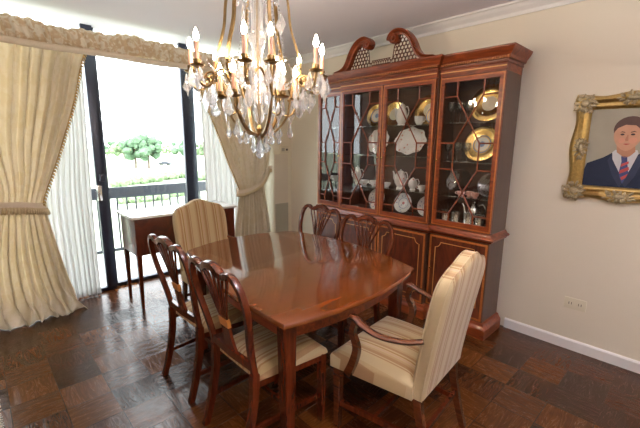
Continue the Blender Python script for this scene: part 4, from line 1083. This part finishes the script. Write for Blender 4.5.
paint('painted_hairline', [[(.37, .30), (.385, .22), (.45, .165), (.56, .145), (.68, .19), (.72, .30), (.70, .33), (.68, .26), (.62, .215), (.50, .205), (.41, .245)]], hr, 6)
paint('painted_cheek', [ell(.475, .40, .04, .035), ell(.61, .40, .05, .04)], (.56, .27, .18), 6)
paint('painted_eyes', [ell(.475, .325, .024, .012), ell(.60, .325, .026, .012)], (.06, .04, .04), 7)
paint('painted_eyebrows', [[(.44, .30), (.47, .285), (.505, .295), (.505, .305), (.47, .298)], [(.57, .295), (.61, .282), (.645, .30), (.61, .296), (.57, .306)]], hr, 7)
paint('painted_nose', [[(.535, .33), (.515, .395), (.525, .408), (.555, .405), (.548, .33)]], (.40, .19, .12), 7)
paint('painted_mouth', [[(.495, .445), (.53, .438), (.585, .442), (.54, .458)]], (.36, .09, .07), 7)
paint('painted_lapel', [[(.38, .57), (.40, .64), (.50, .81), (.555, .95), (.53, 1), (.42, .84), (.34, .66)], [(.70, .57), (.645, .74), (.565, .95), (.60, 1), (.70, .84), (.755, .66)]], (.035, .042, .07), 5)

# outlet
ot = thing('wall_outlet', 'ivory double outlet plate low on the right wall', 'outlet', (XR, .535, .358))
MB().box(-.007, 0, -.068, .068, -.042, .042).build('cover_plate', MT['plastic'], ot, bevel=.003)
m = MB()
for s in (-1, 1):
    for q in (-.008, .008): m.box(-.0085, -.007, s * .03 + q - .0018, s * .03 + q + .0018, -.008, .010)
m.build('socket_slots', MT['dark'], ot, smooth=0)

# rug at the lower left
rg = thing('rug', 'dark patterned rug with white fringe, its edge at the lower left', 'rug', (-.08, 2.0, 0))
MB().box(-1.1, -.02, -1.3, .78, 0.001, .012).build('pile', MT['rug'], rg, bevel=.003)
m = MB(); rnd = random.Random(3)
y = -1.28
while y < .77:
    a = rnd.uniform(-.006, .006)
    m.tube([(-.02, y, .008), (.01, y + a * .5, .006), (.038 + rnd.uniform(-.008, .008), y + a, .004)], .0028, 5); y += .0085
fg = m.build('fringe', MT['rugf'], rg); fg['kind'] = 'stuff'

# ------------------------------------------------------------------ outside: balcony and park
struct(MB().box(-3, 5, YW + WT, 5.45, -.16, -.03).build('trim_3', MT['concrete'], smooth=0))
rl = thing('balcony_railing', 'dark balcony railing with broad top board and thin balusters outside the window', 'railing', (0, 5.30, -.03))
MB().box(-2.8, 4.8, -.02, .02, .80, .945).build('top_board', MT['rail'], rl, bevel=.004)
MB().box(-2.8, 4.8, -.015, .015, .09, .13).build('bottom_rail', MT['rail'], rl, bevel=.004)
b0 = MB().box(-.009, .009, -.009, .009, .12, .81).build('baluster', MT['rail'], rl, smooth=0)
b0.location.x = -.6
for k in range(1, 36):
    b = b0.copy(); C.objects.link(b); b.location.x = -.6 + k * .115
for k in range(3):
    MB().box(-.03, .03, -.03, .03, 0, .80).build('post', MT['rail'], rl, loc=(-2.2 + 2.9 * k, 0, 0), smooth=0)

GZ = -7.0
def rayp(px, py, z):
    d = Rm @ Vector((px - 320, py - 214, 367)); t = (z - 1.5) / d.z
    return Vector((0, 0, 1.5)) + d * t
LW = MB(); LW.box(-250, 420, 8, 560, GZ - .3, GZ).build('lawn', MT['grass'], smooth=0); tag(bpy.data.objects['lawn'], 'broad sunlit green lawn of the park beyond the balcony', 'lawn', kind='structure')
def tree(px, py, hgt, wid, label, seed, mat, name='leafy_tree', trunk=.35):
    p = rayp(px, py, GZ); rnd = random.Random(seed)
    T = thing(name, label, 'tree', p, group='trees beyond the balcony')
    bm = bmesh.new()
    for k in range(34):
        a = rnd.uniform(0, 2 * PI); q = rnd.uniform(0, 1) ** .5; zz = rnd.uniform(trunk, .9)
        prof = math.sin(PI * min(1, (zz - trunk + .12) / (1.08 - trunk))) 
        r = hgt * rnd.uniform(.08, .14)
        mt_ = Matrix.Translation((wid * .5 * q * prof * math.cos(a), wid * .5 * q * prof * math.sin(a), hgt * zz)) @ Matrix.Scale(r, 4)
        ret = bmesh.ops.create_icosphere(bm, subdivisions=2, radius=1, matrix=mt_)
        for v in ret['verts']:
            v.co += Vector((rnd.gauss(0, 1), rnd.gauss(0, 1), rnd.gauss(0, 1))) * r * .13
    me = bpy.data.meshes.new('foliage'); bm.to_mesh(me); bm.free(); me.materials.append(mat)
    o = bpy.data.objects.new('foliage', me); C.objects.link(o); o.parent = T
    m = MB(); m.tube(cr_path([(0, 0, 0), (.1, 0, hgt * .25), (0, .1, hgt * .6)], 4), hgt * .028, 8)
    for k in range(4):
        a = k * 1.7; m.tube([(0, 0, hgt * .3), (math.cos(a) * wid * .2, math.sin(a) * wid * .2, hgt * .6)], hgt * .012, 6)
    m.build('trunk', MT['bark'], T)
tree(136, 168, 10.5, 8, 'green tree on the lawn, left of the close pair', 1, MT['leaf'])
tree(149, 168.5, 11.5, 9, 'green tree on the lawn, right of the close pair', 2, MT['leaf'])
tree(125, 163, 8.5, 12, 'pale spreading tree left of the close pair', 3, MT['leaf2'])
tree(186, 163, 10.5, 11, 'leafy tree partly behind the middle window post', 4, MT['leaf'])
tree(206, 162, 9.0, 11, 'leafy tree right of the middle window post', 5, MT['leaf2'])
tree(108, 160, 9.5, 14, 'leafy tree beside the left window post', 6, MT['leaf'])
tree(169, 157.5, 7, 20, 'distant low tree between the close pair and the middle post', 8, MT['leaf2'])
def shrub(px, py, r, label, seed):
    p = rayp(px, py, GZ); rnd = random.Random(seed); bm = bmesh.new()
    for k in range(12):
        mt_ = Matrix.Translation((rnd.uniform(-1, 1) * r, rnd.uniform(-1, 1) * r * .5, r * rnd.uniform(.2, .5))) @ Matrix.Scale(r * rnd.uniform(.35, .55), 4)
        ret = bmesh.ops.create_icosphere(bm, subdivisions=2, radius=1, matrix=mt_)
        for v in ret['verts']: v.co += Vector((rnd.gauss(0, 1), rnd.gauss(0, 1), rnd.gauss(0, 1))) * r * .06
    me = bpy.data.meshes.new('shrub'); bm.to_mesh(me); bm.free(); me.materials.append(MT['leaf2'])
    o = bpy.data.objects.new('shrub', me); C.objects.link(o); o.location = p
    tag(o, label, 'shrub', 'shrubs on the lawn near the balcony')
for k, (px, py, r) in enumerate(((121, 187, 1.5), (136, 184, 1.7), (151, 182, 1.8), (166, 179.5, 1.8), (181, 178, 1.9), (203, 180, 2.0), (126, 203, 1.1), (143, 202, 1.2), (160, 200, 1.2), (177, 196, 1.3))):
    shrub(px, py, r, ['light green shrub just above the railing, %s' , 'light green shrub seen between the balusters, %s'][py > 190] % ['beside the left window post', 'second from the left window post', 'below the close pair of trees', 'below the parked car', 'left of the middle window post', 'right of the middle window post', 'leftmost', 'second from left', 'third from left', 'rightmost'][k], 40 + k)
p = rayp(165, 165, GZ)
cr_ = thing('parked_car', 'small dark car parked far off on the lawn right of the close pair of trees', 'car', p, (0, 0, -.75))
MB().prism([(-2.1, .35), (-2.15, .8), (-1.2, .95), (-.7, 1.4), (.8, 1.4), (1.4, .98), (2.1, .85), (2.15, .35)], -.85, .85, 'y').build('car_body', MT['car'], cr_, bevel=.05)
for X in (-1.3, 1.3):
    for Y in (-.86, .66): MB().lathe([(0, 0), (.33, 0), (.33, .2), (0, .2)], 16).build('wheel', MT['tyre'], cr_, loc=(X, Y + .2, .33), rot=(PI / 2, 0, 0))
